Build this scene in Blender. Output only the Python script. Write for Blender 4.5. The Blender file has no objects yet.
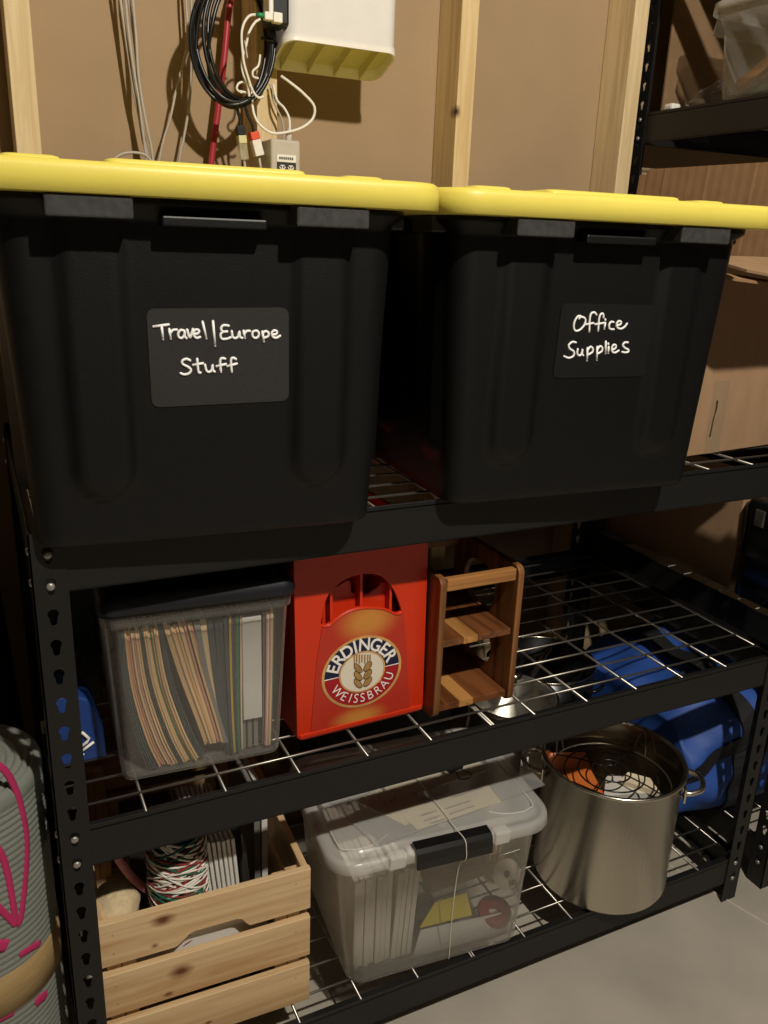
import bpy, bmesh, math, random
import numpy as np
from mathutils import Vector, Matrix
random.seed(7); rng = np.random.default_rng(7)
PI = math.pi
SC = bpy.context.scene
COL = SC.collection

# ------------------------------------------------------------------ camera
FPX, PITCH, ROLL, YAW = 837.144, 0.31552, -0.03791, 0.45961
CAM = np.array([-0.05048, -0.93794, 1.28302])
def cam_axes():
    fw = np.array([math.sin(YAW)*math.cos(PITCH), math.cos(YAW)*math.cos(PITCH), -math.sin(PITCH)])
    r = np.array([math.cos(YAW), -math.sin(YAW), 0.]); d = np.cross(fw, r)
    c, s = math.cos(ROLL), math.sin(ROLL)
    return np.array([c*r+s*d, -s*r+c*d, fw])
AX = cam_axes()
cd = bpy.data.cameras.new('camera'); cam = bpy.data.objects.new('camera', cd); COL.objects.link(cam)
cd.sensor_fit = 'HORIZONTAL'; cd.sensor_width = 36; cd.lens = FPX*36/768; cd.clip_start = .02
m = Matrix.Identity(4)
for i in range(3):
    m[i][0] = AX[0][i]; m[i][1] = -AX[1][i]; m[i][2] = -AX[2][i]; m[i][3] = CAM[i]
cam.matrix_world = m
SC.camera = cam
# ------------------------------------------------------------------ light and exposure
SC.view_settings.view_transform = 'Standard'; SC.view_settings.look = 'None'
SC.view_settings.gamma = 1; SC.view_settings.use_curve_mapping = False
SC.view_settings.exposure = 0.0
SC.cycles.transparent_max_bounces = 32
SC.cycles.max_bounces = 10
w = bpy.data.worlds.new('world'); SC.world = w; w.use_nodes = True
w.node_tree.nodes['Background'].inputs[0].default_value = (1, .85, .65, 1)
w.node_tree.nodes['Background'].inputs[1].default_value = 0.001
ld = bpy.data.lights.new('bulb', 'POINT'); lo = bpy.data.objects.new('bulb', ld); COL.objects.link(lo)
ld.energy = 225; ld.color = (1, .93, .82); ld.shadow_soft_size = .035
LIGHT = (0.55, -1.55, 2.72); lo.location = LIGHT

# ------------------------------------------------------------------ picking points of the place from photo rays
def ray(x, y): return AX.T @ np.array([(x-384)/FPX, (y-512)/FPX, 1.])
def on_z(x, y, z): d = ray(x, y); return CAM+d*(z-CAM[2])/d[2]
def on_y(x, y, Y): d = ray(x, y); return CAM+d*(Y-CAM[1])/d[1]
def on_x(x, y, X): d = ray(x, y); return CAM+d*(X-CAM[0])/d[0]

# ------------------------------------------------------------------ colours and materials
def lin(h):
    h = h.lstrip('#'); v = [int(h[i:i+2], 16)/255 for i in (0, 2, 4)]
    return tuple(c/12.92 if c <= .04045 else ((c+.055)/1.055)**2.4 for c in v)
def _nodes(name):
    m = bpy.data.materials.new(name); m.use_nodes = True
    nt = m.node_tree; b = nt.nodes['Principled BSDF']
    return m, nt, b
def mat(name, hexc, rough=.5, metal=0., var=.08, scale=30., spec=.5, bump=0., bscale=200., coat=0., stretch=None):
    m, nt, b = _nodes(name); c = lin(hexc)
    b.inputs['Roughness'].default_value = rough; b.inputs['Metallic'].default_value = metal
    b.inputs['Specular IOR Level'].default_value = spec
    if coat: b.inputs['Coat Weight'].default_value = coat
    tc = nt.nodes.new('ShaderNodeTexCoord'); mp = nt.nodes.new('ShaderNodeMapping')
    nt.links.new(tc.outputs['Object'], mp.inputs[0])
    if stretch: mp.inputs['Scale'].default_value = stretch
    nz = nt.nodes.new('ShaderNodeTexNoise'); nz.inputs['Scale'].default_value = scale; nz.inputs['Detail'].default_value = 4
    nt.links.new(mp.outputs[0], nz.inputs['Vector'])
    rp = nt.nodes.new('ShaderNodeValToRGB'); rp.color_ramp.elements[0].position = .3; rp.color_ramp.elements[1].position = .7
    rp.color_ramp.elements[0].color = (*[x*(1-var) for x in c], 1); rp.color_ramp.elements[1].color = (*[min(1, x*(1+var)) for x in c], 1)
    nt.links.new(nz.outputs['Fac'], rp.inputs[0]); nt.links.new(rp.outputs[0], b.inputs['Base Color'])
    if bump:
        n2 = nt.nodes.new('ShaderNodeTexNoise'); n2.inputs['Scale'].default_value = bscale
        nt.links.new(mp.outputs[0], n2.inputs['Vector'])
        bp = nt.nodes.new('ShaderNodeBump'); bp.inputs['Strength'].default_value = bump; bp.inputs['Distance'].default_value = .002
        nt.links.new(n2.outputs['Fac'], bp.inputs['Height']); nt.links.new(bp.outputs[0], b.inputs['Normal'])
    return m
def wood(name, light, dark, axis='x', freq=60., rough=.55, knots=(), spec=.35, warp=1.):
    """grain running along one object axis, darker late-wood lines, knots at given object points"""
    m, nt, b = _nodes(name); N = nt.nodes.new; L = nt.links.new
    b.inputs['Roughness'].default_value = rough; b.inputs['Specular IOR Level'].default_value = spec
    tc = N('ShaderNodeTexCoord'); mp = N('ShaderNodeMapping'); L(tc.outputs['Object'], mp.inputs[0])
    s = {'x': (.06, 1, 1), 'y': (1, .06, 1), 'z': (1, 1, .06)}[axis]; mp.inputs['Scale'].default_value = s
    nz = N('ShaderNodeTexNoise'); nz.inputs['Scale'].default_value = freq; nz.inputs['Detail'].default_value = 6; nz.inputs['Distortion'].default_value = warp
    L(mp.outputs[0], nz.inputs['Vector'])
    n2 = N('ShaderNodeTexNoise'); n2.inputs['Scale'].default_value = freq*.25; n2.inputs['Detail'].default_value = 3; L(mp.outputs[0], n2.inputs['Vector'])
    ad = N('ShaderNodeMath'); ad.operation = 'MULTIPLY_ADD'; ad.inputs[1].default_value = .55; L(nz.outputs['Fac'], ad.inputs[0])
    m2 = N('ShaderNodeMath'); m2.operation = 'MULTIPLY'; m2.inputs[1].default_value = .45; L(n2.outputs['Fac'], m2.inputs[0]); L(m2.outputs[0], ad.inputs[2])
    rp = N('ShaderNodeValToRGB'); e = rp.color_ramp.elements
    e[0].position = .36; e[0].color = (*lin(dark), 1); e[1].position = .56; e[1].color = (*lin(light), 1)
    L(ad.outputs[0], rp.inputs[0]); out = rp.outputs[0]
    for (kx, ky, kz, kr, kd) in knots:
        vs = N('ShaderNodeVectorMath'); vs.operation = 'SUBTRACT'; vs.inputs[1].default_value = (kx, ky, kz); L(tc.outputs['Object'], vs.inputs[0])
        sc = N('ShaderNodeVectorMath'); sc.operation = 'MULTIPLY'
        sc.inputs[1].default_value = {'x': (.62, .2, 1), 'y': (1, .62, 1), 'z': (1, .3, .6)}[axis]; L(vs.outputs[0], sc.inputs[0])
        ln = N('ShaderNodeVectorMath'); ln.operation = 'LENGTH'; L(sc.outputs[0], ln.inputs[0])
        nd = N('ShaderNodeMath'); nd.operation = 'MULTIPLY_ADD'; nd.inputs[1].default_value = kr*1.2; L(nz.outputs['Fac'], nd.inputs[0]); L(ln.outputs['Value'], nd.inputs[2])
        mr = N('ShaderNodeMapRange'); mr.inputs['From Min'].default_value = kr*.9; mr.inputs['From Max'].default_value = kr*1.9
        mr.inputs['To Min'].default_value = 1; mr.inputs['To Max'].default_value = 0; L(nd.outputs[0], mr.inputs['Value'])
        mx = N('ShaderNodeMix'); mx.data_type = 'RGBA'; L(mr.outputs[0], mx.inputs['Factor']); L(out, mx.inputs['A'])
        mx.inputs['B'].default_value = (*lin(kd), 1); out = mx.outputs['Result']
    L(out, b.inputs['Base Color'])
    return m
def clear(name, hexc, opac=.35, rough=.25, gloss=.10):
    """thin translucent plastic: see-through, milky and a little glossy"""
    m, nt, b = _nodes(name); N = nt.nodes.new; L = nt.links.new
    b.inputs['Base Color'].default_value = (*lin(hexc), 1); b.inputs['Roughness'].default_value = rough
    b.inputs['Specular IOR Level'].default_value = .6
    tr = N('ShaderNodeBsdfTransparent'); tr.inputs[0].default_value = (.96, .96, .96, 1)
    lw_ = N('ShaderNodeLayerWeight'); lw_.inputs['Blend'].default_value = .5
    fr = N('ShaderNodeMath'); fr.operation = 'POWER'; fr.inputs[1].default_value = 5.; L(lw_.outputs['Facing'], fr.inputs[0])
    nz = N('ShaderNodeTexNoise'); nz.inputs['Scale'].default_value = 14; tc = N('ShaderNodeTexCoord'); L(tc.outputs['Object'], nz.inputs['Vector'])
    a1 = N('ShaderNodeMath'); a1.operation = 'MULTIPLY_ADD'; a1.inputs[1].default_value = opac*.4; a1.inputs[2].default_value = opac*.8; L(nz.outputs['Fac'], a1.inputs[0])
    a2 = N('ShaderNodeMath'); a2.operation = 'MAXIMUM'; L(a1.outputs[0], a2.inputs[0]); L(fr.outputs[0], a2.inputs[1])
    mx = N('ShaderNodeMixShader'); L(a2.outputs[0], mx.inputs[0]); L(tr.outputs[0], mx.inputs[1]); L(b.outputs[0], mx.inputs[2])
    L(mx.outputs[0], nt.nodes['Material Output'].inputs[0])
    return m
def plain(name, hexc, rough=.6, **k): return mat(name, hexc, rough, **k)

# ------------------------------------------------------------------ mesh collector
class MB:
    def __init__(self): self.v = []; self.f = []; self.s = []
    def add(self, vs, fs, smooth=False, M=None):
        n = len(self.v)
        for p in vs:
            p = Vector(p)
            self.v.append(tuple(M @ p) if M is not None else tuple(p))
        for f in fs: self.f.append(tuple(i+n for i in f)); self.s.append(smooth)
        return self
    def box(self, x0, x1, y0, y1, z0, z1, bev=0., M=None, seg=2):
        if bev <= 0:
            vs = [(x, y, z) for z in (z0, z1) for y in (y0, y1) for x in (x0, x1)]
            return self.add(vs, [(0, 2, 3, 1), (4, 5, 7, 6), (0, 1, 5, 4), (2, 6, 7, 3), (0, 4, 6, 2), (1, 3, 7, 5)], False, M)
        bm = bmesh.new(); bmesh.ops.create_cube(bm, size=1)
        for v in bm.verts: v.co = Vector(((x0+x1)/2+v.co.x*(x1-x0), (y0+y1)/2+v.co.y*(y1-y0), (z0+z1)/2+v.co.z*(z1-z0)))
        bmesh.ops.bevel(bm, geom=list(bm.edges), offset=bev, segments=seg, affect='EDGES', profile=.5)
        bm.verts.index_update()
        self.add([v.co.copy() for v in bm.verts], [[v.index for v in f.verts] for f in bm.faces], False, M); bm.free(); return self
    def loft(self, loops, cap0=True, cap1=True, smooth=True, closed=True, M=None):
        n = len(loops[0]); vs = [p for l in loops for p in l]; fs = []
        for k in range(len(loops)-1):
            for i in range(n if closed else n-1):
                j = (i+1) % n; fs.append((k*n+i, k*n+j, (k+1)*n+j, (k+1)*n+i))
        self.add(vs, fs, smooth, M); b = len(self.v)-len(vs)
        if cap0: self.f.append(tuple(b+i for i in reversed(range(n)))); self.s.append(False)
        if cap1: self.f.append(tuple(b+(len(loops)-1)*n+i for i in range(n))); self.s.append(False)
        return self
    def tube(self, pts, r, seg=8, closed=False, M=None, cap=True):
        P = [Vector(p) for p in pts]; n = len(P); loops = []; up = None
        for i, p in enumerate(P):
            a = P[(i-1) % n] if closed or i > 0 else p; c = P[(i+1) % n] if closed or i < n-1 else p
            t = (c-a)
            t = t.normalized() if t.length > 1e-9 else Vector((0, 0, 1))
            if up is None: up = Vector((0, 0, 1)) if abs(t.z) < .9 else Vector((1, 0, 0))
            u = (up-t*up.dot(t))
            u = u.normalized() if u.length > 1e-6 else t.orthogonal().normalized()
            up = u; v = t.cross(u); rr_ = r[i] if isinstance(r, (list, tuple)) else r
            loops.append([p+(u*math.cos(k*2*PI/seg)+v*math.sin(k*2*PI/seg))*rr_ for k in range(seg)])
        if closed: loops.append(loops[0]); return self.loft(loops, False, False, True, True, M)
        return self.loft(loops, cap, cap, True, True, M)
    def lathe(self, prof, seg=48, c=(0, 0, 0), M=None, cap=False):
        loops = [[(c[0]+r*math.cos(2*PI*k/seg), c[1]+r*math.sin(2*PI*k/seg), c[2]+z) for k in range(seg)] for r, z in prof]
        return self.loft(loops, cap, cap, True, True, M)
    def plate(self, loops, thick, M=None, bev=0.):
        """flat outline (with holes) in local xy, thickness about z=0"""
        cu = bpy.data.curves.new('outline', 'CURVE'); cu.dimensions = '2D'; cu.fill_mode = 'BOTH'; cu.extrude = max(0, thick/2-bev); cu.bevel_depth = bev
        for l in loops:
            s = cu.splines.new('POLY'); s.points.add(len(l)-1); s.use_cyclic_u = True
            for p, q in zip(s.points, l): p.co = (q[0], q[1], 0, 1)
        ob = bpy.data.objects.new('outline', cu); me = ob.to_mesh()
        self.add([v.co.copy() for v in me.vertices], [tuple(p.vertices) for p in me.polygons], False, M)
        ob.to_mesh_clear(); bpy.data.objects.remove(ob); bpy.data.curves.remove(cu); return self
    def text(self, s, size, M=None, thick=.0006, bold=0., shear=0.):
        cu = bpy.data.curves.new('letters', 'FONT'); cu.body = s; cu.size = size; cu.align_x = 'CENTER'; cu.align_y = 'CENTER'; cu.extrude = thick/2; cu.offset = bold; cu.shear = shear
        ob = bpy.data.objects.new('letters', cu); me = ob.to_mesh()
        self.add([v.co.copy() for v in me.vertices], [tuple(p.vertices) for p in me.polygons], False, M)
        ob.to_mesh_clear(); bpy.data.objects.remove(ob); bpy.data.curves.remove(cu); return self

XZ = Matrix(((1, 0, 0, 0), (0, 0, -1, 0), (0, 1, 0, 0), (0, 0, 0, 1)))   # local xy plane stood upright, facing -y
YZ = Matrix(((0, 0, 1, 0), (1, 0, 0, 0), (0, 1, 0, 0), (0, 0, 0, 1)))    # local xy plane stood upright, facing +x
T = Matrix.Translation
def Rz(a): return Matrix.Rotation(a, 4, 'Z')
def Rx(a): return Matrix.Rotation(a, 4, 'X')
def Ry(a): return Matrix.Rotation(a, 4, 'Y')

ROOTM = {}
def thing(name, label, cat, loc, rz=0., group=None):
    o = bpy.data.objects.new(name, None); COL.objects.link(o); o.empty_display_size = .05
    o.location = loc; o.rotation_euler = (0, 0, rz); o['label'] = label; o['category'] = cat
    if group: o['group'] = group
    ROOTM[o.name] = T(Vector(loc)) @ Rz(rz)
    return o
def obj(name, mb, mats, parent=None, world=False, label=None, local_to=None):
    """one mesh object; coordinates are local to the thing unless world=True"""
    me = bpy.data.meshes.new(name)
    vs = mb.v
    if parent is not None and world:
        r = parent
        while r.parent: r = r.parent
        inv = ROOTM[r.name].inverted(); vs = [tuple(inv @ Vector(v)) for v in vs]
    me.from_pydata(vs, [], mb.f); me.update()
    me.polygons.foreach_set('use_smooth', mb.s)
    if not isinstance(mats, (list, tuple)): mats = [mats]
    for m_ in mats: me.materials.append(m_)
    o = bpy.data.objects.new(name, me); COL.objects.link(o)
    if parent is not None: o.parent = parent
    if label: o['label'] = label
    return o
def single(name, mb, m_, label, cat, group=None, base=None):
    """a thing that is one mesh, its origin at its base (world coordinates in)"""
    a = np.array(mb.v)
    if base is None: base = ((a[:, 0].min()+a[:, 0].max())/2, (a[:, 1].min()+a[:, 1].max())/2, a[:, 2].min())
    mb.v = [tuple(np.array(v)-np.array(base)) for v in mb.v]
    o = obj(name, mb, m_); o.location = base; o['label'] = label; o['category'] = cat
    if group: o['group'] = group
    return o
def struct(name, mb, m_):
    o = obj(name, mb, m_); o['kind'] = 'structure'; return o
def smooth_path(pts, n=8, closed=False):
    P = [np.array(p, float) for p in pts]; N = len(P); out = []
    for i in range(N if closed else N-1):
        g = lambda k: P[k % N] if closed else P[min(max(k, 0), N-1)]
        p0, p1, p2, p3 = g(i-1), g(i), g(i+1), g(i+2)
        for t in np.linspace(0, 1, n, endpoint=False):
            out.append(.5*((2*p1)+(-p0+p2)*t+(2*p0-5*p1+4*p2-p3)*t*t+(-p0+3*p1-3*p2+p3)*t**3))
    if not closed: out.append(P[-1])
    return out
def rr(w, d, r, seg=6, subx=None, suby=None):
    """rounded rectangle about 0,0 -> list of (x,y,nx,ny), counter-clockwise"""
    r = min(r, w/2-1e-4, d/2-1e-4); out = []
    cs = [(w/2-r, -d/2+r, -PI/2), (w/2-r, d/2-r, 0), (-w/2+r, d/2-r, PI/2), (-w/2+r, -d/2+r, PI)]
    for k, (cx, cy, a0) in enumerate(cs):
        for i in range(seg+1):
            a = a0+i*PI/2/seg; out.append((cx+r*math.cos(a), cy+r*math.sin(a), math.cos(a), math.sin(a)))
        nx_, ny_, _ = cs[(k+1) % 4]; a1 = a0+PI/2
        sub = (suby if k % 2 == 0 else subx)
        if sub:
            x0, y0 = out[-1][:2]; x1 = nx_+r*math.cos(a1); y1 = ny_+r*math.sin(a1)
            L_ = math.hypot(x1-x0, y1-y0); n = max(1, int(L_/sub))
            for i in range(1, n): t = i/n; out.append((x0+(x1-x0)*t, y0+(y1-y0)*t, math.cos(a1), math.sin(a1)))
    return out
def rr_loft(mb, levels, cx=0, cy=0, cap0=True, cap1=True, seg=6, M=None):
    """levels: (z, w, d, r)"""
    return mb.loft([[(cx+p[0], cy+p[1], z) for p in rr(w_, d_, r_, seg)] for z, w_, d_, r_ in levels], cap0, cap1, True, True, M)
def rr2(w, h, r, cx=0, cy=0, seg=6): return [(cx+p[0], cy+p[1]) for p in rr(w, h, r, seg)]
class Frame:
    """an upright local frame: origin at a front-bottom point, x to the right, y back, z up"""
    def __init__(s, loc, rz): s.loc = np.array(loc, float); s.rz = rz; s.M = T(Vector(loc)) @ Rz(rz); s.I = s.M.inverted()
    def pick(s, px, py, y=0.):
        """the local point where the photo ray meets the plane local-y = y"""
        o = np.array(s.I @ Vector(CAM)); e = np.array(s.I @ Vector(CAM+ray(px, py))); d = e-o
        return o+d*(y-o[1])/d[1]

# ------------------------------------------------------------------ materials
M = {}
M['black_plastic'] = mat('black_plastic', '#0c0c0c', .45, var=.12, scale=60, spec=.35, bump=.12, bscale=500)
M['tab_plastic'] = mat('tab_plastic', '#3a3a39', .38, var=.25, scale=120, spec=.55)
M['yellow'] = mat('yellow_plastic', '#e3d25e', .42, var=.03, scale=12, spec=.4, bump=.05)
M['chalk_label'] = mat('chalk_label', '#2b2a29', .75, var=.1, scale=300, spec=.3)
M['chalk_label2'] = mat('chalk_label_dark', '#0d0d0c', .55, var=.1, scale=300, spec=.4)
M['ink'] = mat('white_ink', '#f4f2ee', .6, var=.02)
M['powder'] = mat('powder_coat', '#131312', .5, var=.15, scale=400, spec=.45, bump=.15, bscale=900)
M['rivet'] = mat('rivet_steel', '#a8a49c', .4, .6, var=.1)
M['chrome'] = mat('wire_chrome', '#9b968c', .32, .9, var=.05)
M['steel'] = mat('brushed_steel', '#d6cfbf', .27, 1., var=.05, scale=25, stretch=(1, 1, .12), bump=.06, bscale=220)
M['steel_in'] = mat('polished_steel', '#b5ab98', .2, 1., var=.04)
M['panel'] = mat('kraft_panel', '#a58c6d', .85, var=.05, scale=6, spec=.2, bump=.15, bscale=160)
M['stud'] = wood('pine_stud', '#e2cba0', '#c9ae80', 'z', 70, .65)
M['stud2'] = wood('pine_stud_knotty', '#e2c897', '#c9ab78', 'z', 70, .65, knots=[(-.018, .0, 1.527, .007, '#4b2f16')])
M['concrete'] = mat('concrete', '#aea698', .7, var=.13, scale=5, spec=.35, bump=.1, bscale=60)
M['wallgray'] = mat('foundation_gray', '#2a2724', .8, var=.1, scale=4)
M['joist'] = wood('ceiling_wood', '#2c241a', '#221a12', 'y', 30, .8)
M['kraft'] = mat('cardboard', '#a08162', .8, var=.07, scale=40, spec=.2, stretch=(1, 1, .3), bump=.1, bscale=120)
M['kraft2'] = mat('cardboard_dark', '#957453', .8, var=.08, scale=40, spec=.2, bump=.1, bscale=120)
M['clear'] = clear('clear_plastic', '#ece8e0', .14, .22)
M['clear_lid'] = clear('clear_lid_plastic', '#f0ede6', .38, .2)
M['milky'] = clear('milky_plastic', '#ebe6dc', .11, .3)
M['sleeve'] = clear('clear_sleeve', '#cfcdc8', .2, .12)
M['film'] = clear('crinkled_film', '#dcd8cf', .06, .08)
M['glass'] = clear('lid_glass', '#a8aca8', .05, .03)
M['red_plastic'] = mat('red_crate_plastic', '#cf3312', .38, var=.04, spec=.5)

# ------------------------------------------------------------------ room
ZT, ZM, ZB = .9496, .5686, .1072          # shelf tops
W = 1.2469; D = .60; PW = .019            # post half width
YW = .735; YS = .645                      # back panel, stud faces
b = MB().box(-2.6, 3.6, -3.4, .9, -.1, 0); struct('floor', b, M['concrete'])
b = MB().box(-2.6, 3.6, YW, YW+.05, 0, 2.9); struct('wall_back', b, M['panel'])
b = MB().box(-2.65, -2.6, -3.4, .9, 0, 2.9); struct('wall_left', b, M['wallgray'])
b = MB().box(3.6, 3.65, -3.4, .9, 0, 2.9); struct('wall_right', b, M['wallgray'])
b = MB().box(-2.6, 3.6, -3.45, -3.4, 0, 2.9); struct('wall_front', b, M['wallgray'])
b = MB().box(-2.6, 3.6, -3.4, .9, 2.9, 2.95); struct('ceiling', b, M['joist'])
for i, sx in enumerate((.065, .469, .8785, 1.297)):
    b = MB().box(-.019, .019, 0, YW-YS-.001, 0, 2.89, .0015)
    o = struct('trim_%d' % (i+1), b, M['stud2'] if i == 2 else M['stud']); o.location = (sx, YS, 0)
# saw-cut joint in the slab
j0, j1 = on_z(735, 905, 0), on_z(768, 925, 0); dj = (j1-j0)/np.linalg.norm(j1-j0)
b = MB(); b.tube([j0-dj*.7+np.array([0, 0, .0002]), j1+dj*.9+np.array([0, 0, .0002])], .0022, 6); struct('trim_5', b, mat('slab_joint', '#c9c0b0', .9))

# ------------------------------------------------------------------ shelving units
PITCHH = .0381
def keyhole(cx, cz):
    out = []
    for i in range(15): a = math.radians(-45+270*i/14); out.append((cx+.0062*math.cos(a), cz+.0035+.0062*math.sin(a)))
    for i in range(9): a = math.radians(180+180*i/8); out.append((cx+.0036*math.cos(a), cz-.0075+.0036*math.sin(a)))
    return out
def post_mesh(ztop, zref, sx, sy):
    """angle post: corner at (sx*PW, 0); front flange in xz, side flange runs sy along y"""
    mb = MB(); zs = []
    k = math.floor((zref-.02)/PITCHH); z = zref-k*PITCHH
    while z < ztop-.012: zs.append(z+.005); z += PITCHH
    mb.plate([[(-PW, 0), (PW, 0), (PW, ztop), (-PW, ztop)]]+[keyhole(0, z) for z in zs], .0018, T((0, .0009*sy, 0)) @ XZ)
    mb.plate([[(0, 0), (.038, 0), (.038, ztop), (0, ztop)]]+[keyhole(.019, z) for z in zs], .0018,
             T((sx*(PW-.0009), 0, 0)) @ Matrix(((0, 0, 1, 0), (sy, 0, 0, 0), (0, 1, 0, 0), (0, 0, 0, 1))))
    return mb
def rivet_mesh(p, n):
    mb = MB(); q = Vector(n).to_track_quat('Z', 'Y').to_matrix().to_4x4()
    mb.lathe([(.0005, .0026), (.003, .0024), (.0046, .0012), (.0048, 0)], 14, M=T(Vector(p)) @ q); return mb
def beam_x(z, x0, x1, y, s):
    mb = MB(); mb.box(x0, x1, min(y, y+s*.002), max(y, y+s*.002), z-.061, z, .0008)
    mb.box(x0, x1, min(y, y+s*.016), max(y, y+s*.016), z-.0075, z-.0060)
    mb.box(x0, x1, min(y, y+s*.012), max(y, y+s*.012), z-.061, z-.0595); return mb
def beam_y(z, y0, y1, x, s):
    mb = MB(); mb.box(min(x, x+s*.002), max(x, x+s*.002), y0, y1, z-.061, z, .0008)
    mb.box(min(x, x+s*.016), max(x, x+s*.016), y0, y1, z-.0075, z-.0060)
    mb.box(min(x, x+s*.012), max(x, x+s*.012), y0, y1, z-.061, z-.0595); return mb
def unit(label, X0, X1, Y0, Y1, ztop, shelves):
    t = thing('shelving_unit', label, 'shelf', ((X0+X1)/2, (Y0+Y1)/2, 0))
    for (x, y, sx, sy) in ((X0, Y0, -1, 1), (X1, Y0, 1, 1), (X0, Y1, -1, -1), (X1, Y1, 1, -1)):
        mb = post_mesh(ztop, shelves[-1]-.0135, sx, sy)
        p = MB(); p.add(mb.v, mb.f, False, T((x, y, 0))); o = obj('post', p, M['powder'], t, True)
        for z in shelves:
            for k in (0, 1):
                zz = z-.0135-k*PITCHH
                obj('rivet', rivet_mesh((x, y, zz), (0, -sy, 0)), M['rivet'], o, True)
                obj('rivet', rivet_mesh((x+sx*PW, y+sy*.019, zz), (sx, 0, 0)), M['rivet'], o, True)
    for z in shelves:
        obj('beam', beam_x(z, X0-PW+.002, X1+PW-.002, Y0+.0022, 1), M['powder'], t, True)
        obj('beam', beam_x(z, X0-PW+.002, X1+PW-.002, Y1-.0022, -1), M['powder'], t, True)
        obj('beam', beam_y(z, Y0+.005, Y1-.005, X0-PW+.0022, 1), M['powder'], t, True)
        obj('beam', beam_y(z, Y0+.005, Y1-.005, X1+PW-.0022, -1), M['powder'], t, True)
    return t
unit('low black shelving unit holding the yellow-lidded totes', 0, W, 0, D, ZT+.0125, [ZT, ZM, ZB])
X2 = 1.335
unit('tall black shelving unit past the right end, holding cardboard and clear bin', X2+PW, X2+PW+1.15, -.006, .675, 2.2, [1.862, 1.567, .588, ZB])
def deck(x0, x1, y0, y1, z, ys, label, group=None, step=.05):
    mb = MB(); zt = z-.0035
    y = y0+step
    while y < y1-.01:
        mb.tube([(x0, y, zt), (x1, y, zt)], .0021, 6); y += step
    for x in ys: mb.tube([(x, y0+.003, zt-.003), (x, y1-.003, zt-.003)], .0024, 6)
    for x in (x0+.001, x1-.001): mb.tube([(x, y0+.003, zt-.003), (x, y1-.003, zt-.003)], .0022, 6)
    single('wire_deck', mb, M['chrome'], label, 'wire shelf', group)
H = W/2
for z, nm in ((ZT, 'top'), (ZM, 'middle'), (ZB, 'bottom')):
    xl = [.09, .196, .302, .408, .514]; xr = [W-.119-.106*k for k in range(5)]
    if z == ZB: xl = [.092, .198, .304, .410, .515]; xr = [W-.095, W-.2, W-.305, W-.41, W-.515]
    if z == ZT: xr = [1.112, 1.012, .906, .80, .70]
    l0 = {'top': 'chrome wire deck under the travel tote', 'middle': 'chrome wire deck under the red crate and file box', 'bottom': 'chrome wire deck under the slatted pine crate'}[nm]
    l1 = {'top': 'chrome wire deck under the office supplies tote', 'middle': 'empty chrome wire deck beside the walnut stand', 'bottom': 'chrome wire deck under the steel stockpot'}[nm]
    deck(-.005, H-.0012, 0, D, z, xl, l0); deck(H+.0012, W-.002+.006, 0, D, z, xr, l1)
for z, l in ((1.567, 'wire deck under the clear bin of wood pieces'), (.588, 'dark wire deck of the tall unit beside the black case'), (ZB, 'wire deck under the blue duffel at floor level')):
    deck(X2+.012, X2+1.17, -.006, .675, z, [X2+.1+.106*k for k in range(10)], l)

# ------------------------------------------------------------------ black totes with yellow lids
CAPS = .118
def tote_body(w0, w1, d0, d1, h, mb):
    fz = lambda z: w0+(w1-w0)*z/h
    loops = []; zs = [0, .002, .005, .009]+list(np.linspace(.014, h, 44))
    base = rr(w1, d1, .03, 8, .006, .012)
    for z in zs:
        ins = 0 if z >= .009 else .009-math.sqrt(max(0, .009**2-(.009-z)**2))
        wz = fz(z)-2*ins; dz = d0+(d1-d0)*z/h-2*ins; loop = []
        for (x, y, nx, ny) in base:
            X = x*wz/w1; Y = y*dz/d1; disp = 0
            if abs(ny) > .95: cs = [(-CAPS, .030), (CAPS, .030)]; u = X
            elif abs(nx) > .95: cs = [(-.24, .030), (-.08, .03), (.08, .03), (.24, .030)]; u = Y
            else: cs = []
            for c, hw in cs:
                zb = .058+hw
                s = abs(u-c)-hw if z > zb else math.hypot(u-c, z-zb)-hw
                k = min(1, max(0, (.005-s)/.012)); k = k*k*(3-2*k)
                disp = max(disp, k*(.013-.008*z/h))
            # band under the rim
            if z > h-.012: disp = max(disp, .012)
            loop.append((X+nx*disp, d0/2+Y+ny*disp, z))
        loops.append(loop)
    return mb.loft(loops, True, True, True)
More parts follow.
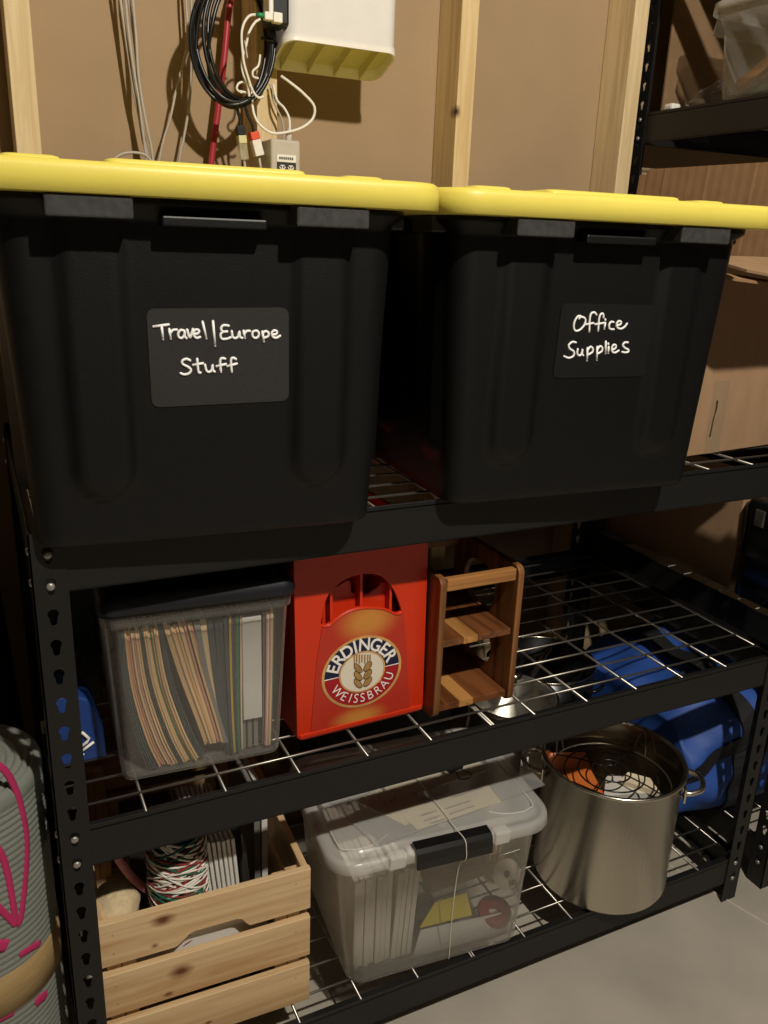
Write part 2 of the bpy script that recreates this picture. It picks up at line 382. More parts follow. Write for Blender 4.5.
def tote(label, loc, rz, w0, w1, lab, strokes, scale, org, label_mat, gname):
    F = Frame(loc, rz); t = thing('storage_tote', label, 'tote', loc, rz, gname)
    h = .362; d0, d1 = .60, .625; yoff = 0
    mb = MB(); tote_body(w0, w1, d0, d1, h, mb); obj('body', mb, M['black_plastic'], t)
    ft = -(d1-d0)/2                                            # y of the front face at the top
    for c in (-CAPS, CAPS):
        mb = MB(); mb.box(c-.039, c+.039, ft-.0365, ft+.01, h-.021, h-.001, .002); obj('rim_tab', mb, M['tab_plastic'], t)
    for s in (-1, 1):
        for yy in (.05, .20, .40, .55):
            mb = MB(); x = s*w1/2; mb.box(min(x-.01*s, x+.018*s), max(x-.01*s, x+.018*s), yy-.03, yy+.03, h-.020, h-.001, .002); obj('rim_tab', mb, M['tab_plastic'], t)
    mb = MB(); mb.box(-.052, .052, ft-.024, ft+.01, h-.026, h-.016, .002); obj('handle', mb, M['black_plastic'], t)
    # lid
    lw, ldp = .503, .70; cy = -.040+ldp/2+ft+.0
    mb = MB(); z0 = h-.0005
    lv = [(z0, lw-.006, ldp-.006, .045), (z0+.001, lw, ldp, .048), (z0+.022, lw-.002, ldp-.002, .048), (z0+.026, lw-.005, ldp-.005, .047), (z0+.0285, lw-.012, ldp-.012, .044), (z0+.029, lw-.03, ldp-.03, .035)]
    rr_loft(mb, lv, 0, cy, True, False, 10)
    rr_loft(mb, [(z0+.029, lw-.03, ldp-.03, .035), (z0+.0285, lw-.05, ldp-.05, .03), (z0+.022, lw-.06, ldp-.06, .03)], 0, cy, False, True, 10)
    lid = obj('lid', mb, M['yellow'], t)
    zz = z0+.022
    mb = MB()
    for (px_, wx, dy) in ((0, .20, .63), (-.165, .055, .60), (.172, .05, .58)):
        lo_ = [(zz-.001, wx, dy, .012), (zz+.009, wx, dy, .012), (zz+.0115, wx-.004, dy-.004, .011), (zz+.0125, wx-.012, dy-.012, .008)]
        rr_loft(mb, lo_, px_, cy, False, True, 5)
    obj('raised_pad', mb, M['yellow'], lid)
    # sticker and handwriting on the front face
    slope = (d1-d0)/2/h
    def pick(px, py, off=0.):
        p = F.pick(px, py, 0)
        for _ in range(4): p = F.pick(px, py, -slope*p[2]-off)
        return p
    c = [pick(*q) for q in lab]; cxm = sum(p[0] for p in c)/4; czm = sum(p[2] for p in c)/4
    wl = (abs(c[1][0]-c[0][0])+abs(c[2][0]-c[3][0]))/2; hl = (abs(c[0][2]-c[3][2])+abs(c[1][2]-c[2][2]))/2
    tilt = math.atan(slope); rl = math.atan2((c[1][2]-c[0][2]+c[2][2]-c[3][2])/2, wl)
    mb = MB(); mb.plate([rr2(wl, hl, .008)], .0012, T((cxm, -slope*czm-.0006, czm)) @ Rx(tilt) @ Ry(-rl) @ XZ)
    lb = obj('sticker', mb, label_mat, t, label='black chalkboard sticker')
    mb = MB()
    for s in strokes:
        pts = [pick(org[0]+x/scale, org[1]+y/scale, .0016) for x, y in s]
        if len(pts) > 2: pts = smooth_path(pts, 5)
        mb.tube(pts, .00142, 7)
        for e in (pts[0], pts[-1]): mb.lathe([(.0001, -.0014), (.001, -.001), (.00142, 0), (.001, .001), (.0001, .0014)], 8, c=e)
    obj('handwriting', mb, M['ink'], lb, label='white handwritten words')
    return t
TR = [[(65,128),(137,118)],[(103,122),(110,188)],[(140,140),(147,186)],[(145,160),(158,145),(176,143)],
 [(212,148),(195,145),(183,160),(186,178),(200,183),(213,168),(213,150),(214,172),(222,184)],[(226,143),(239,181),(254,140)],
 [(258,165),(278,160),(283,147),(270,142),(258,152),(259,172),(272,183),(288,178)],[(300,105),(318,184)],[(350,102),(360,220)],
 [(425,124),(400,122),(388,138),(398,152),(418,151)],[(398,152),(386,166),(392,186),(415,187),(434,180)],
 [(440,150),(444,176),(456,184),(470,176),(476,150),(480,178),(490,182)],[(497,148),(503,182)],[(501,163),(512,150),(527,149)],
 [(552,148),(540,155),(540,174),(552,183),(566,177),(570,160),(562,149),(552,148)],[(587,152),(594,199)],[(588,160),(602,150),(616,158),(614,174),(596,182)],
 [(634,168),(654,163),(656,150),(642,147),(632,160),(638,178),(655,182),(672,172)],
 [(240,290),(222,283),(203,292),(205,308),(232,322),(244,336),(235,352),(212,358),(195,352)],[(274,283),(280,345),(290,349)],[(256,312),(302,304)],
 [(312,312),(318,338),(330,346),(344,336),(347,310),(350,338),(358,344)],[(408,282),(392,280),(384,295),(388,345)],[(368,318),(412,308)],
 [(460,284),(446,278),(436,290),(440,345)],[(420,318),(464,306)]]
OF = [[(250,148),(228,150),(206,185),(200,225),(212,250),(240,245),(270,215),(282,180),(272,158),(245,155),(238,165)],
 [(358,138),(345,122),(322,130),(312,165),(308,255)],[(284,206),(338,196)],[(408,158),(405,132),(388,135),(376,170),(370,250)],[(350,205),(412,195)],
 [(420,195),(413,236)],[(420,170),(421,177)],[(478,190),(460,188),(446,210),(452,236),(480,240)],
 [(498,215),(525,205),(530,188),(515,182),(500,200),(505,228),(530,236),(555,222),(572,200)],
 [(215,332),(190,328),(165,350),(172,375),(200,395),(198,425),(165,440),(133,428)],
 [(228,378),(224,405),(234,422),(252,415),(262,378),(258,410),(266,422)],[(296,370),(292,458)],[(298,385),(315,362),(332,372),(330,398),(300,418)],
 [(364,362),(360,454)],[(366,380),(382,358),(398,366),(396,392),(368,410)],[(424,325),(422,408)],[(444,362),(440,405)],[(441,338),(442,345)],
 [(464,385),(490,372),(494,352),(478,348),(466,370),(468,395),(488,403),(514,388)],[(578,332),(556,332),(542,350),(555,368),(578,380),(582,395),(562,402),(538,398)]]
tote('black tote with yellow lid marked Travel/Europe Stuff', (.180, -.044, ZT+.001), math.radians(-3.9), .383, .415,
     [(147, 308), (287, 308), (290, 400), (151, 408)], TR, 4.8, (140, 300), M['chalk_label'], 'black totes with yellow lids')
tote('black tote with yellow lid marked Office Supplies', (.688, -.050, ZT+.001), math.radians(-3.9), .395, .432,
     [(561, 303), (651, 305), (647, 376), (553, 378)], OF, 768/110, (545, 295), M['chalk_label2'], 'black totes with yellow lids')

# ------------------------------------------------------------------ red bottle crate
CW, CH, CDP = .213, .314, .30
FC = Frame((.3235, .076, ZM+.001), math.radians(1.9))
t = thing('bottle_crate', 'red plastic beer crate with oval ERDINGER WEISSBRÄU badge', 'crate', tuple(FC.loc), FC.rz)
s2 = 1/5.12
LEAN = -.024
def cl(x, y): p = FC.pick(290+x*s2, 540+y*s2, 0); return (p[0]-LEAN*p[2], p[2])
arch = [(155,435),(160,395),(168,350),(185,300),(205,265),(232,238),(262,212),(300,192),(340,178),(382,171),(425,171),(462,180),(495,202),(522,235),(545,275),(562,320),(574,362),
        (560,375),(540,377),(515,366),(480,352),(435,346),(385,346),(340,352),(300,365),(262,386),(228,412),(205,432),(185,440),(165,439)]
arch = [cl(*p) for p in arch]
def smooth2(l, n=4): return [tuple(p[:2]) for p in smooth_path([(a, b_, 0) for a, b_ in l], n, True)]
hole = smooth2(arch, 3)
mb = MB(); mb.plate([rr2(CW, CH, .010, CW/2, CH/2), hole], .006, T((0, .003, 0)) @ XZ, .0012)
mb.box(0, .006, .004, CDP, .002, CH-.002, .001); mb.box(CW-.006, CW, .004, CDP, .002, CH-.002, .001)
mb.box(0, CW, CDP-.006, CDP, .002, CH-.002, .001); mb.box(.002, CW-.002, .004, CDP-.002, 0, .006)
body = obj('body', mb, M['red_plastic'], t)
mb = MB()
for x0, x1, z0, z1 in ((.002, CW-.002, .003, .010),):
    mb.box(x0, x1, -.003, .002, z0, z1, .001)
obj('foot_ridge', mb, M['red_plastic'], body)
for k, xx in enumerate((.058, .106, .155)):
    mb = MB(); hh = .262 if k != 1 else .250
    pr_ = [(.006, .01), (CDP-.006, .01), (CDP-.006, hh), (.20, hh), (.17, hh-.03), (.14, hh), (.10, hh), (.07, hh-.03), (.05, hh), (.006, hh)]
    mb.plate([pr_], .004, T((xx, 0, 0)) @ YZ); obj('divider', mb, M['red_plastic'], t)
for k, yy in enumerate((.075, .150, .225)):
    mb = MB(); hh = .258
    pr_ = [(.006, .01), (CW-.006, .01), (CW-.006, hh), (.185, hh), (.165, hh-.03), (.13, hh+.004), (.095, hh), (.08, hh-.03), (.05, hh), (.006, hh)]
    mb.plate([pr_], .004, T((0, yy, 0)) @ XZ); obj('divider', mb, M['red_plastic'], t)
def cd(x, y): p = FC.pick(270+x/2.844, 520+y/2.844, .020); return (p[0]-LEAN*p[2], p[2])
mb = MB(); mb.plate([[cd(*p) for p in ((148, 262), (152, 225), (170, 200), (190, 190), (222, 172), (228, 176), (230, 204), (238, 210), (252, 206), (268, 214), (284, 210), (304, 196), (318, 178), (326, 178), (330, 205), (350, 235), (368, 262), (368, 300), (148, 300))]], .004, T((0, .022, 0)) @ XZ); obj('divider', mb, M['red_plastic'], t)
# printed panel with gold glow patches
mp_, nt, bs = _nodes('crate_print'); N = nt.nodes.new; L = nt.links.new; bs.inputs['Roughness'].default_value = .42
tc = N('ShaderNodeTexCoord')
def blob(cx, cz, rx, rz):
    v = N('ShaderNodeVectorMath'); v.operation = 'SUBTRACT'; v.inputs[1].default_value = (cx, 0, cz); L(tc.outputs['Object'], v.inputs[0])
    w_ = N('ShaderNodeVectorMath'); w_.operation = 'MULTIPLY'; w_.inputs[1].default_value = (1/rx, 0, 1/rz); L(v.outputs[0], w_.inputs[0])
    l_ = N('ShaderNodeVectorMath'); l_.operation = 'LENGTH'; L(w_.outputs[0], l_.inputs[0])
    r_ = N('ShaderNodeMapRange'); r_.interpolation_type = 'SMOOTHSTEP'; r_.inputs['From Min'].default_value = .15; r_.inputs['From Max'].default_value = 1; r_.inputs['To Min'].default_value = .8; r_.inputs['To Max'].default_value = 0
    L(l_.outputs['Value'], r_.inputs['Value']); return r_.outputs[0]
c1 = cl(385, 415); c2 = cl(350, 905)
a = N('ShaderNodeMath'); a.operation = 'MAXIMUM'; L(blob(c1[0], c1[1], .062, .042), a.inputs[0]); L(blob(c2[0], c2[1], .058, .024), a.inputs[1])
mx = N('ShaderNodeMix'); mx.data_type = 'RGBA'; mx.inputs['A'].default_value = (*lin('#b8321f'), 1); mx.inputs['B'].default_value = (*lin('#cf9440'), 1)
L(a.outputs[0], mx.inputs['Factor']); L(mx.outputs['Result'], bs.inputs['Base Color']); M['crate_print'] = mp_
low = [cl(*p) for p in [(165,441),(185,442),(205,434),(228,414),(262,388),(300,367),(340,354),(385,348),(435,348),(480,354),(515,368),(540,379),(560,378),(580,372)]]
pan = low+[cl(*p) for p in ((592,520),(602,680),(610,880),(105,985),(118,820),(138,600))]
mb = MB(); mb.plate([pan], .0012, T((0, -.0006, 0)) @ XZ); obj('printed_panel', mb, M['crate_print'], t, label='printed darker red panel with gold glow')
# moulded edges of the panel and the grip
mb = MB(); mb.tube([(x, -.0006, z) for x, z in smooth2(low+low[-2:0:-1], 2)[:2*(len(low)-1)]], .0018, 6); obj('grip_lip', mb, M['red_plastic'], t)
# badge
s3 = 1/7.68
def cb(x, y): p = FC.pick(310+x*s3, 625+y*s3, -.0015); return np.array((p[0]-LEAN*p[2], p[2]))
xl, xr_, yt, yb_ = cb(88, 430), cb(700, 285), cb(470, 72), cb(335, 640)
EC = np.array(((xl[0]+xr_[0])/2, (yt[1]+yb_[1])/2)); EA = (xr_[0]-xl[0])/2; EB = (yt[1]-yb_[1])/2
badge = MB()
def ring(mb, f0, f1, a0, a1, y, n=64, th=.0005):
    lo_ = []
    for i in range(n+1):
        a_ = a0+(a1-a0)*i/n; c_, s_ = math.cos(a_), math.sin(a_)
        lo_.append([(EC[0]+EA*f*c_, yy, EC[1]+EB*f*s_) for f, yy in ((f0, y), (f1, y), (f1, y+th), (f0, y+th))])
    full = abs(a1-a0) > 6.2
    mb.loft(lo_, not full, not full, False)
M['gold'] = mat('gold_print', '#d9a866', .35, .25, var=.25, scale=25)
M['navy'] = mat('navy_print', '#141a3c', .45, var=.05); M['crimson'] = mat('crimson_print', '#a5161f', .45, var=.05)
M['cream'] = mat('cream_print', '#e6dcc8', .5, var=.03); M['print_white'] = mat('white_print', '#f6f0e6', .5, var=.02); M['bronze'] = mat('grain_print', '#a9824d', .5, var=.25, scale=200); M['outline'] = mat('outline_print', '#33271f', .6)
ring(badge, .935, 1., 0, 2*PI, -.0020); bg = obj('badge', badge, M['gold'], t, label='oval badge reading ERDINGER WEISSBRÄU')
mb = MB(); ring(mb, .56, .94, .03, PI+.0, -.0017); obj('navy_band', mb, M['navy'], bg)
mb = MB(); ring(mb, .56, .94, PI+.03, 2*PI-.0, -.0017); obj('crimson_band', mb, M['crimson'], bg)
mb = MB(); ring(mb, .56, .94, -.001, .03, -.0018, 3); obj('divider_line', mb, M['print_white'], bg)
mb = MB(); ring(mb, .56, .94, PI, PI+.03, -.0018, 3); obj('divider_line', mb, M['print_white'], bg)
mb = MB(); ring(mb, .54, .58, 0, 2*PI, -.0020); obj('inner_ring', mb, M['gold'], bg)
mb = MB(); ring(mb, .0, .55, 0, 2*PI, -.0016); obj('cream_field', mb, M['cream'], bg)
def arc_text(s, angs, rad, size, up, bold, sx=1., thick=.0006):
    mb = MB()
    for ch, ad in zip(s, angs):
        a_ = math.radians(ad); p = (EC[0]+EA*rad*math.cos(a_), -.0022, EC[1]+EB*rad*math.sin(a_))
        tx, tz = -EA*math.sin(a_), EB*math.cos(a_)
        ang = math.atan2(tz, tx)+(PI if up else 0)
        mb.text(ch, size, T(p) @ Ry(-ang) @ Matrix.Diagonal((sx, 1, 1, 1)) @ XZ, thick, bold)
    return mb
obj('lettering', arc_text('ERDINGER', [161, 141, 120.5, 104, 86.5, 64, 43.5, 23], .745, .0290, True, .0005, .92), M['print_white'], bg)
obj('lettering', arc_text('WEISSBRÄU', [213, 232, 246, 257.5, 270.5, 285.5, 302, 318.5, 337], .75, .0215, False, -.0002, .9), M['print_white'], bg)
def cz2(x, y): p = cb(x, y); return (p[0], p[1])
mb = MB()
for k, yy in enumerate((335, 395, 452)):
    for s in (-1, 1):
        x0 = 405+s*4; pts = [(x0, yy+14-s*4), (x0+s*16, yy-26-s*8), (x0+s*46, yy-48-s*8), (x0+s*62, yy-44-s*8), (x0+s*62, yy-18-s*8), (x0+s*44, yy+10-s*8), (x0+s*20, yy+24-s*6)]
        mb.plate([smooth2([cz2(*p) for p in pts], 4)], .0005, T((0, -.0020, 0)) @ XZ)
obj('grain', mb, M['bronze'], bg)
mb = MB()
for k, xx in enumerate((340, 358, 378, 398, 420, 442, 460)):
    mb.plate([[cz2(xx-5, 295-(k % 2)*8), cz2(xx-6, 228), cz2(xx+6, 225), cz2(xx+5, 295-(k % 2)*8)]], .0005, T((0, -.0019, 0)) @ XZ)
obj('awn', mb, M['bronze'], bg)
mb = MB()
for k, yy in enumerate((335, 395, 452)):
    for s in (-1, 1):
        x0 = 405+s*4; pts = [(x0, yy+14-s*4), (x0+s*16, yy-26-s*8), (x0+s*46, yy-48-s*8), (x0+s*62, yy-44-s*8), (x0+s*62, yy-18-s*8), (x0+s*44, yy+10-s*8), (x0+s*20, yy+24-s*6)]
        lp = smooth2([cz2(*p) for p in pts], 4); mb.tube([(x, -.0023, z) for x, z in lp], .00045, 5, True)
obj('grain_outline', mb, M['outline'], bg)

def all_under(o):
    for c_ in o.children: yield c_; yield from all_under(c_)
for o in list(all_under(t)):
    for v in o.data.vertices: v.co.x += LEAN*v.co.z          # the crate leans a touch to the left
# ------------------------------------------------------------------ walnut two-tier stand
M['walnut'] = wood('walnut', '#8f5e34', '#4a2a13', 'z', 60, .38, spec=.5)
M['walnut_x'] = wood('walnut_rail', '#aa7642', '#6a3f1e', 'x', 60, .38, spec=.5)
M['walnut_board'] = wood('walnut_board', '#7d4c2a', '#4f2d16', 'y', 60, .35, spec=.5); M['acacia_light'] = wood('light_strip', '#c08a4c', '#8f6234', 'y', 60, .35, spec=.5)
FR = Frame((.5385, .053, ZM+.001), math.radians(.5)); RW, RH, RD = .151, .235, .19
t = thing('kitchen_stand', 'two-tier walnut stand beside the red crate', 'stand', tuple(FR.loc), FR.rz)
def stadium(cy, cz, w_, h_): return rr2(w_, h_, w_/2-.0005, cy, cz, 8)
for x in (.0055, RW-.0055):
    mb = MB(); mb.plate([rr2(RD, RH, .012, RD/2, RH/2), stadium(RD/2+.012, .168, .100, .078), stadium(RD/2+.012, .062, .100, .072)], .011, T((x, 0, 0)) @ YZ, .0015)
    obj('side_panel', mb, M['walnut'], t)
for z, nm in ((.012, 'lower'), (.124, 'upper')):
    sh = MB(); sh.box(.013, RW-.013, .004, RD-.004, z-.005, z+.006, .001); b_ = obj('shelf', sh, M['walnut_board'], t)
    mb = MB(); mb.box(.050, .076, .0035, RD-.0035, z-.0052, z+.0063, .0005); obj('inlay_strip', mb, M['acacia_light'], b_)
mb = MB(); mb.box(.013, RW-.013, .002, .015, RH-.022, RH-.002, .002); obj('top_rail', mb, M['walnut_x'], t)
mb = MB(); mb.box(.013, RW-.013, RD-.015, RD-.002, RH-.022, RH-.002, .002); obj('top_rail', mb, M['walnut_x'], t)
mb = MB(); mb.box(.013, RW-.013, RD-.012, RD-.004, .02, .045, .002); obj('back_rail', mb, M['walnut_x'], t)

# ------------------------------------------------------------------ clear file box of folders
FB = Frame((.0715, .0685, ZM+.002), math.radians(-3.2)); BW, BH, BD = .219, .255, .27
t = thing('file_box', 'clear plastic file box with dark lid full of folders', 'storage box', tuple(FB.loc), FB.rz)
mb = MB(); cx, cy = BW/2, BD/2
rr_loft(mb, [(0, BW-.012, BD-.012, .012), (.002, BW-.004, BD-.004, .014), (.006, BW, BD, .015), (BH-.02, BW+.02, BD+.02, .016), (BH-.018, BW+.028, BD+.028, .018), (BH, BW+.030, BD+.030, .018)], cx, cy, True, False)
rr_loft(mb, [(BH, BW+.026, BD+.026, .016), (BH-.018, BW+.016, BD+.016, .015), (.006, BW-.005, BD-.005, .012), (.003, BW-.012, BD-.012, .011)], cx, cy, False, True)
obj('body', mb, M['milky'], t)
M['smoke'] = mat('dark_lid_plastic', '#14151c', .45, var=.1, spec=.5)
mb = MB(); rr_loft(mb, [(BH-.002, BW+.038, BD+.038, .02), (BH+.006, BW+.040, BD+.040, .02), (BH+.022, BW+.034, BD+.034, .019), (BH+.027, BW+.02, BD+.02, .016), (BH+.029, BW-.02, BD-.02, .012)], cx, cy, True, True)
obj('lid', mb, M['smoke'], t)
fold_m = {k: mat('folder_'+k, h, .75, var=.06, scale=20) for k, h in dict(manila='#f0c488', buff='#f4d6a6', pink='#dba08a', slate='#414c4f', teal='#2f5c57', yellow='#d0b23c', green='#3f7f55', plum='#6e4560', white='#e9e6df', grey='#8f8d86').items()}
def sheet(kind, name, lab, cat, group, prof, th, y0=.012, y1=.235):
    prof = [(x_+.003, z_) for x_, z_ in prof]
    """a sheet running back into the box, its front edge following prof (x,z) in the box frame"""
    P = [np.array(p) for p in smooth_path([(x, 0, z) for x, z in prof], 6)]
    lo_ = []
    for i, p in enumerate(P):
        a_ = P[max(i-1, 0)]; c_ = P[min(i+1, len(P)-1)]; d_ = c_-a_; n_ = np.array((d_[2], 0, -d_[0])); n_ = n_/np.linalg.norm(n_)*th/2
        q = [p-n_, p+n_]
        lo_.append([tuple(FB.M @ Vector((v[0], yy, v[2]))) for v, yy in ((q[0], y0), (q[1], y0), (q[1], y1), (q[0], y1))])
    mb = MB(); mb.loft(lo_, True, True, False); return single(name, mb, fold_m[kind], lab, cat, group)
jit = lambda s: random.uniform(-s, s)
x = .0
def lean(k, n, xt0, xt1, xb0, xb1, curve, seq, lab, group, ztop=.222, zb=.008, th=None):
    for i in range(n):
        f = (i+.5)/n; xt = xt0+(xt1-xt0)*f; xb = xb0+(xb1-xb0)*f; z1 = ztop+jit(.004); zb_ = zb+jit(.002)
        kind = seq[i % len(seq)]
        sheet(kind, 'file_folder' if kind != 'white' else 'paper_sheaf', lab[kind] if isinstance(lab, dict) else lab, 'folder' if kind != 'white' else 'paper', group+' '+kind if isinstance(lab, dict) else group,
              [(xt, z1), (xt+(xb-xt)*.28+curve, z1+(zb_-z1)*.4), (xt+(xb-xt)*.7+curve*.9, z1+(zb_-z1)*.78), (xb, zb_)], th or max(.0011, abs(xt1-xt0)/n*.9), .010+random.uniform(0, .006))
LB = lambda s: {k: k_+' '+s for k, k_ in dict(manila='manila folder', buff='pale buff folder', pink='reddish folder edge', slate='dark slate hanging folder', teal='dark teal folder', yellow='yellow folder', green='green folder', plum='plum folder', white='white paper sheaf', grey='grey folder').items()}
FARL = ['slate', 'slate', 'teal', 'slate']
lean(0, 4, .004, .011, .030, .044, -.005, FARL, LB('at the far left of the file box'), 'far left folders')
lean(1, 7, .011, .030, .045, .073, -.005, ['manila', 'pink', 'manila', 'buff', 'pink', 'buff', 'manila'], LB('leaning in the first bundle of the file box'), 'first bundle')
lean(2, 2, .0305, .034, .0735, .078, -.004, ['slate'], LB('splitting the first two bundles of the file box'), 'folders between bundles')
lean(3, 7, .0345, .053, .0785, .101, -.004, ['manila', 'buff', 'manila', 'green', 'buff', 'manila', 'buff'], LB('leaning in the middle bundle of the file box'), 'middle bundle')
lean(4, 3, .0535, .0595, .102, .110, -.003, ['slate'], LB('curving beside the third bundle of the file box'), 'folders beside third bundle')
lean(5, 12, .060, .098, .110, .137, .004, ['manila', 'buff', 'manila', 'buff', 'manila', 'manila', 'buff', 'manila', 'pink', 'slate', 'manila', 'pink'], LB('curving in the third bundle of the file box'), 'third bundle', zb=.030)
lean(6, 3, .100, .126, .138, .142, 0., ['grey', 'buff', 'slate'], LB('fanned just right of the third bundle in the file box'), 'fanned dividers', zb=.028)
lean(7, 3, .128, .145, .1425, .150, 0., ['slate'], LB('standing broad right of the fanned dividers in the file box'), 'wide dividers', zb=.006)
lean(8, 6, .147, .166, .150, .163, -.001, ['yellow', 'plum', 'slate', 'green', 'teal', 'buff'], LB('standing upright beside the white papers in the file box'), 'upright colour folders', zb=.01)
lean(9, 6, .196, .211, .193, .205, 0., ['grey', 'pink', 'white', 'pink', 'buff', 'green'], LB('at the right wall of the file box'), 'right wall folders', zb=.01)
mb = MB(); Mx = FB.M
mb.box(.1675, .1945, .010, .014, .058, .217, .001, Mx); single('paper_sheaf', mb, fold_m['white'], 'broad white paper sheaf facing front in the file box', 'paper')
for i in range(3):
    mb = MB(); mb.box(.166+.009*i, .172+.009*i, .018, .22, .008, .19, 0, Mx); single('paper_sheaf', mb, fold_m['grey'], 'grey paper bundle behind the broad white sheaf in the file box', 'paper', 'grey bundles behind the white sheaf')

# ------------------------------------------------------------------ things at the left end of the middle shelf
M['blue'] = mat('blue_packaging', '#21407f', .4, var=.06)
def at(px, py, Y): return on_y(px, py, Y)
q0 = on_z(102, 757, ZM); by = q0[1]
mb = MB(); lo_ = []
pts = [at(x_, y_, by) for x_, y_ in ((104, 757), (101, 730), (94, 712), (86, 703), (74, 699))]
xs = [p[0] for p in pts]; zs = [p[2] for p in pts]
out = [(xs[0], ZM+.001)]+[(a_, c_) for a_, c_ in zip(xs[1:], zs[1:])]; xm = xs[-1]-.012
xm = (xs[0]+at(57, 757, by)[0])/2; xl_ = at(57, 757, by)[0]; prof = out+[(xl_+.004, zs[-1]+.002), (xl_, zs[-1]-.004), (xl_, ZM+.001)]
mb.plate([prof], .07, T((0, by+.037, 0)) @ XZ, .004)
t = thing('soap_bottle', 'rounded blue plastic pack with white arrow mark behind left post', 'pack', (xm, by+.037, ZM)); obj('body', mb, M['blue'], t, True)
mb = MB(); yy = by-.0015
def b2(x_, y_): return at(60+x_/12.8, 690+y_/12.8, yy)
for s, r_ in (([(238, 575), (285, 545), (372, 620), (345, 665), (250, 745)], .0022), ([(432, 665), (258, 800)], .0022), ([(258, 800), (262, 832), (310, 822)], .0016)):
    mb.tube([b2(*p) for p in s], r_, 6)
obj('printed_mark', mb, M['print_white'], t, True, label='white arrow shaped mark')
# black box with faint script
q = on_z(108, 745, ZM); Y2 = .30
p0, p1 = at(66, 640, Y2), at(118, 700, Y2)
t = thing('black_box', 'black box with faint grey script beside the file box', 'box', (.03, Y2+.06, ZM))
M['matte_black'] = mat('matte_black', '#0c0c0d', .6)
mb = MB(); mb.box(-.012, .078, Y2, Y2+.12, ZM+.001, ZM+.30, .004); obj('carton', mb, M['matte_black'], t, True)
M['grey_ink'] = mat('grey_ink', '#4c4c4c', .6)
def k2(x_, y_): return at(50+x_/10.97, 620+y_/10.97, Y2-.001)
mb = MB()
for s in ([(250, 410), (262, 455), (285, 445), (295, 350), (310, 375)], [(300, 400), (318, 368), (325, 395)], [(375, 315), (355, 350), (372, 420), (362, 470), (390, 500)], [(395, 385), (440, 365)],
          [(265, 500), (280, 540), (295, 500), (285, 480)], [(300, 500), (335, 480), (352, 490)], [(375, 430), (370, 480), (395, 500)], [(430, 455), (445, 490), (470, 450), (485, 470), (470, 530), (420, 530)],
          [(275, 640), (285, 615)], [(320, 630), (335, 600), (345, 630)], [(380, 620), (392, 590)], [(410, 605), (440, 590)], [(470, 580), (495, 555)], [(280, 670), (380, 645), (500, 600)]):
    pts = [k2(*p) for p in s]; mb.tube(smooth_path(pts, 4) if len(pts) > 2 else pts, .0009, 5)
obj('script', mb, M['grey_ink'], t, True, label='faint grey handwritten style script')

# ------------------------------------------------------------------ slatted pine crate with craft supplies
FW = Frame((.0175, .047, ZB+.004), math.radians(-2.0)); WW, WD, SH, GP = .312, .42, .0720, .0195
t = thing('wooden_crate', 'slatted pine crate with knots holding twine and craft supplies', 'crate', tuple(FW.loc), FW.rz)
pine = lambda n, kn: wood(n, '#dcbd90', '#bd9464', 'x', 55, .5, knots=kn)
pm = [pine('crate_pine', [(.091, 0, .237, .0100, '#6b3f1f'), (.078, 0, .196, .0038, '#7b4c26')]), pine('crate_pine_b', [(.113, 0, .136, .0105, '#6b3f1f'), (.093, 0, .100, .0040, '#7b4c26')]), pine('crate_pine_c', [(.15, 0, .02, .003, '#7b4c26')])]
M['pine_y'] = wood('crate_pine_side', '#d3b285', '#b38b5b', 'y', 55, .5); M['pine_z'] = wood('crate_pine_post', '#d3b285', '#b38b5b', 'z', 55, .5)
TH = .011
for side in (0, 1):
    yy = TH/2 if side == 0 else WD-TH/2
    for k in range(3):
        z0 = k*(SH+GP); z1 = z0+SH
        if k == 2:
            o_ = [(0, z0), (.106, z0), (.111, z0+.002), (.128, z0+.017), (.136, z0+.019), (.198, z0+.019), (.206, z0+.016), (.215, z0+.003), (.219, z0), (WW, z0), (WW, z1), (0, z1)]
        else: o_ = [(0, z0), (WW, z0), (WW, z1), (0, z1)]
        mb = MB(); mb.plate([o_], TH, T((0, yy, 0)) @ XZ, .0012); o = obj('slat', mb, pm[2-k], t)
        for nx_ in (.022, WW-.022):
            for nz_ in (z0+.02, z1-.02):
                if side == 0:
                    mb = MB(); mb.lathe([(.0001, .0006), (.0012, .0005), (.0014, 0)], 8, M=T((nx_, 0, nz_)) @ Rx(PI/2)); obj('nail', mb, M['rivet'], o)
for x0 in (.0, WW-TH):
    for k in range(3):
        z0 = k*(SH+GP); mb = MB(); mb.box(x0, x0+TH, TH+.0005, WD-TH-.0005, z0, z0+SH, .0012); obj('slat', mb, M['pine_y'], t)
    for y0 in (TH+.001, WD-TH-.021):
        xx = x0+TH+.0005 if x0 == 0 else x0-.0205-.0005
        mb = MB(); mb.box(xx, xx+.020, y0, y0+.020, 0, 3*SH+2*GP-.012, .001); obj('corner_post', mb, M['pine_z'], t)
        xx = xx+.021 if x0 == 0 else xx-.021
        mb = MB(); mb.box(xx, xx+.020, y0, y0+.018, 0, 3*SH+2*GP-.014, .001); obj('corner_post', mb, M['pine_z'], t)
for k in range(4):
    mb = MB(); mb.box(TH, WW-TH, .02+.10*k, .10+.10*k, .0, .006); obj('bottom_slat', mb, pm[2], t)
CZ = ZB+.012
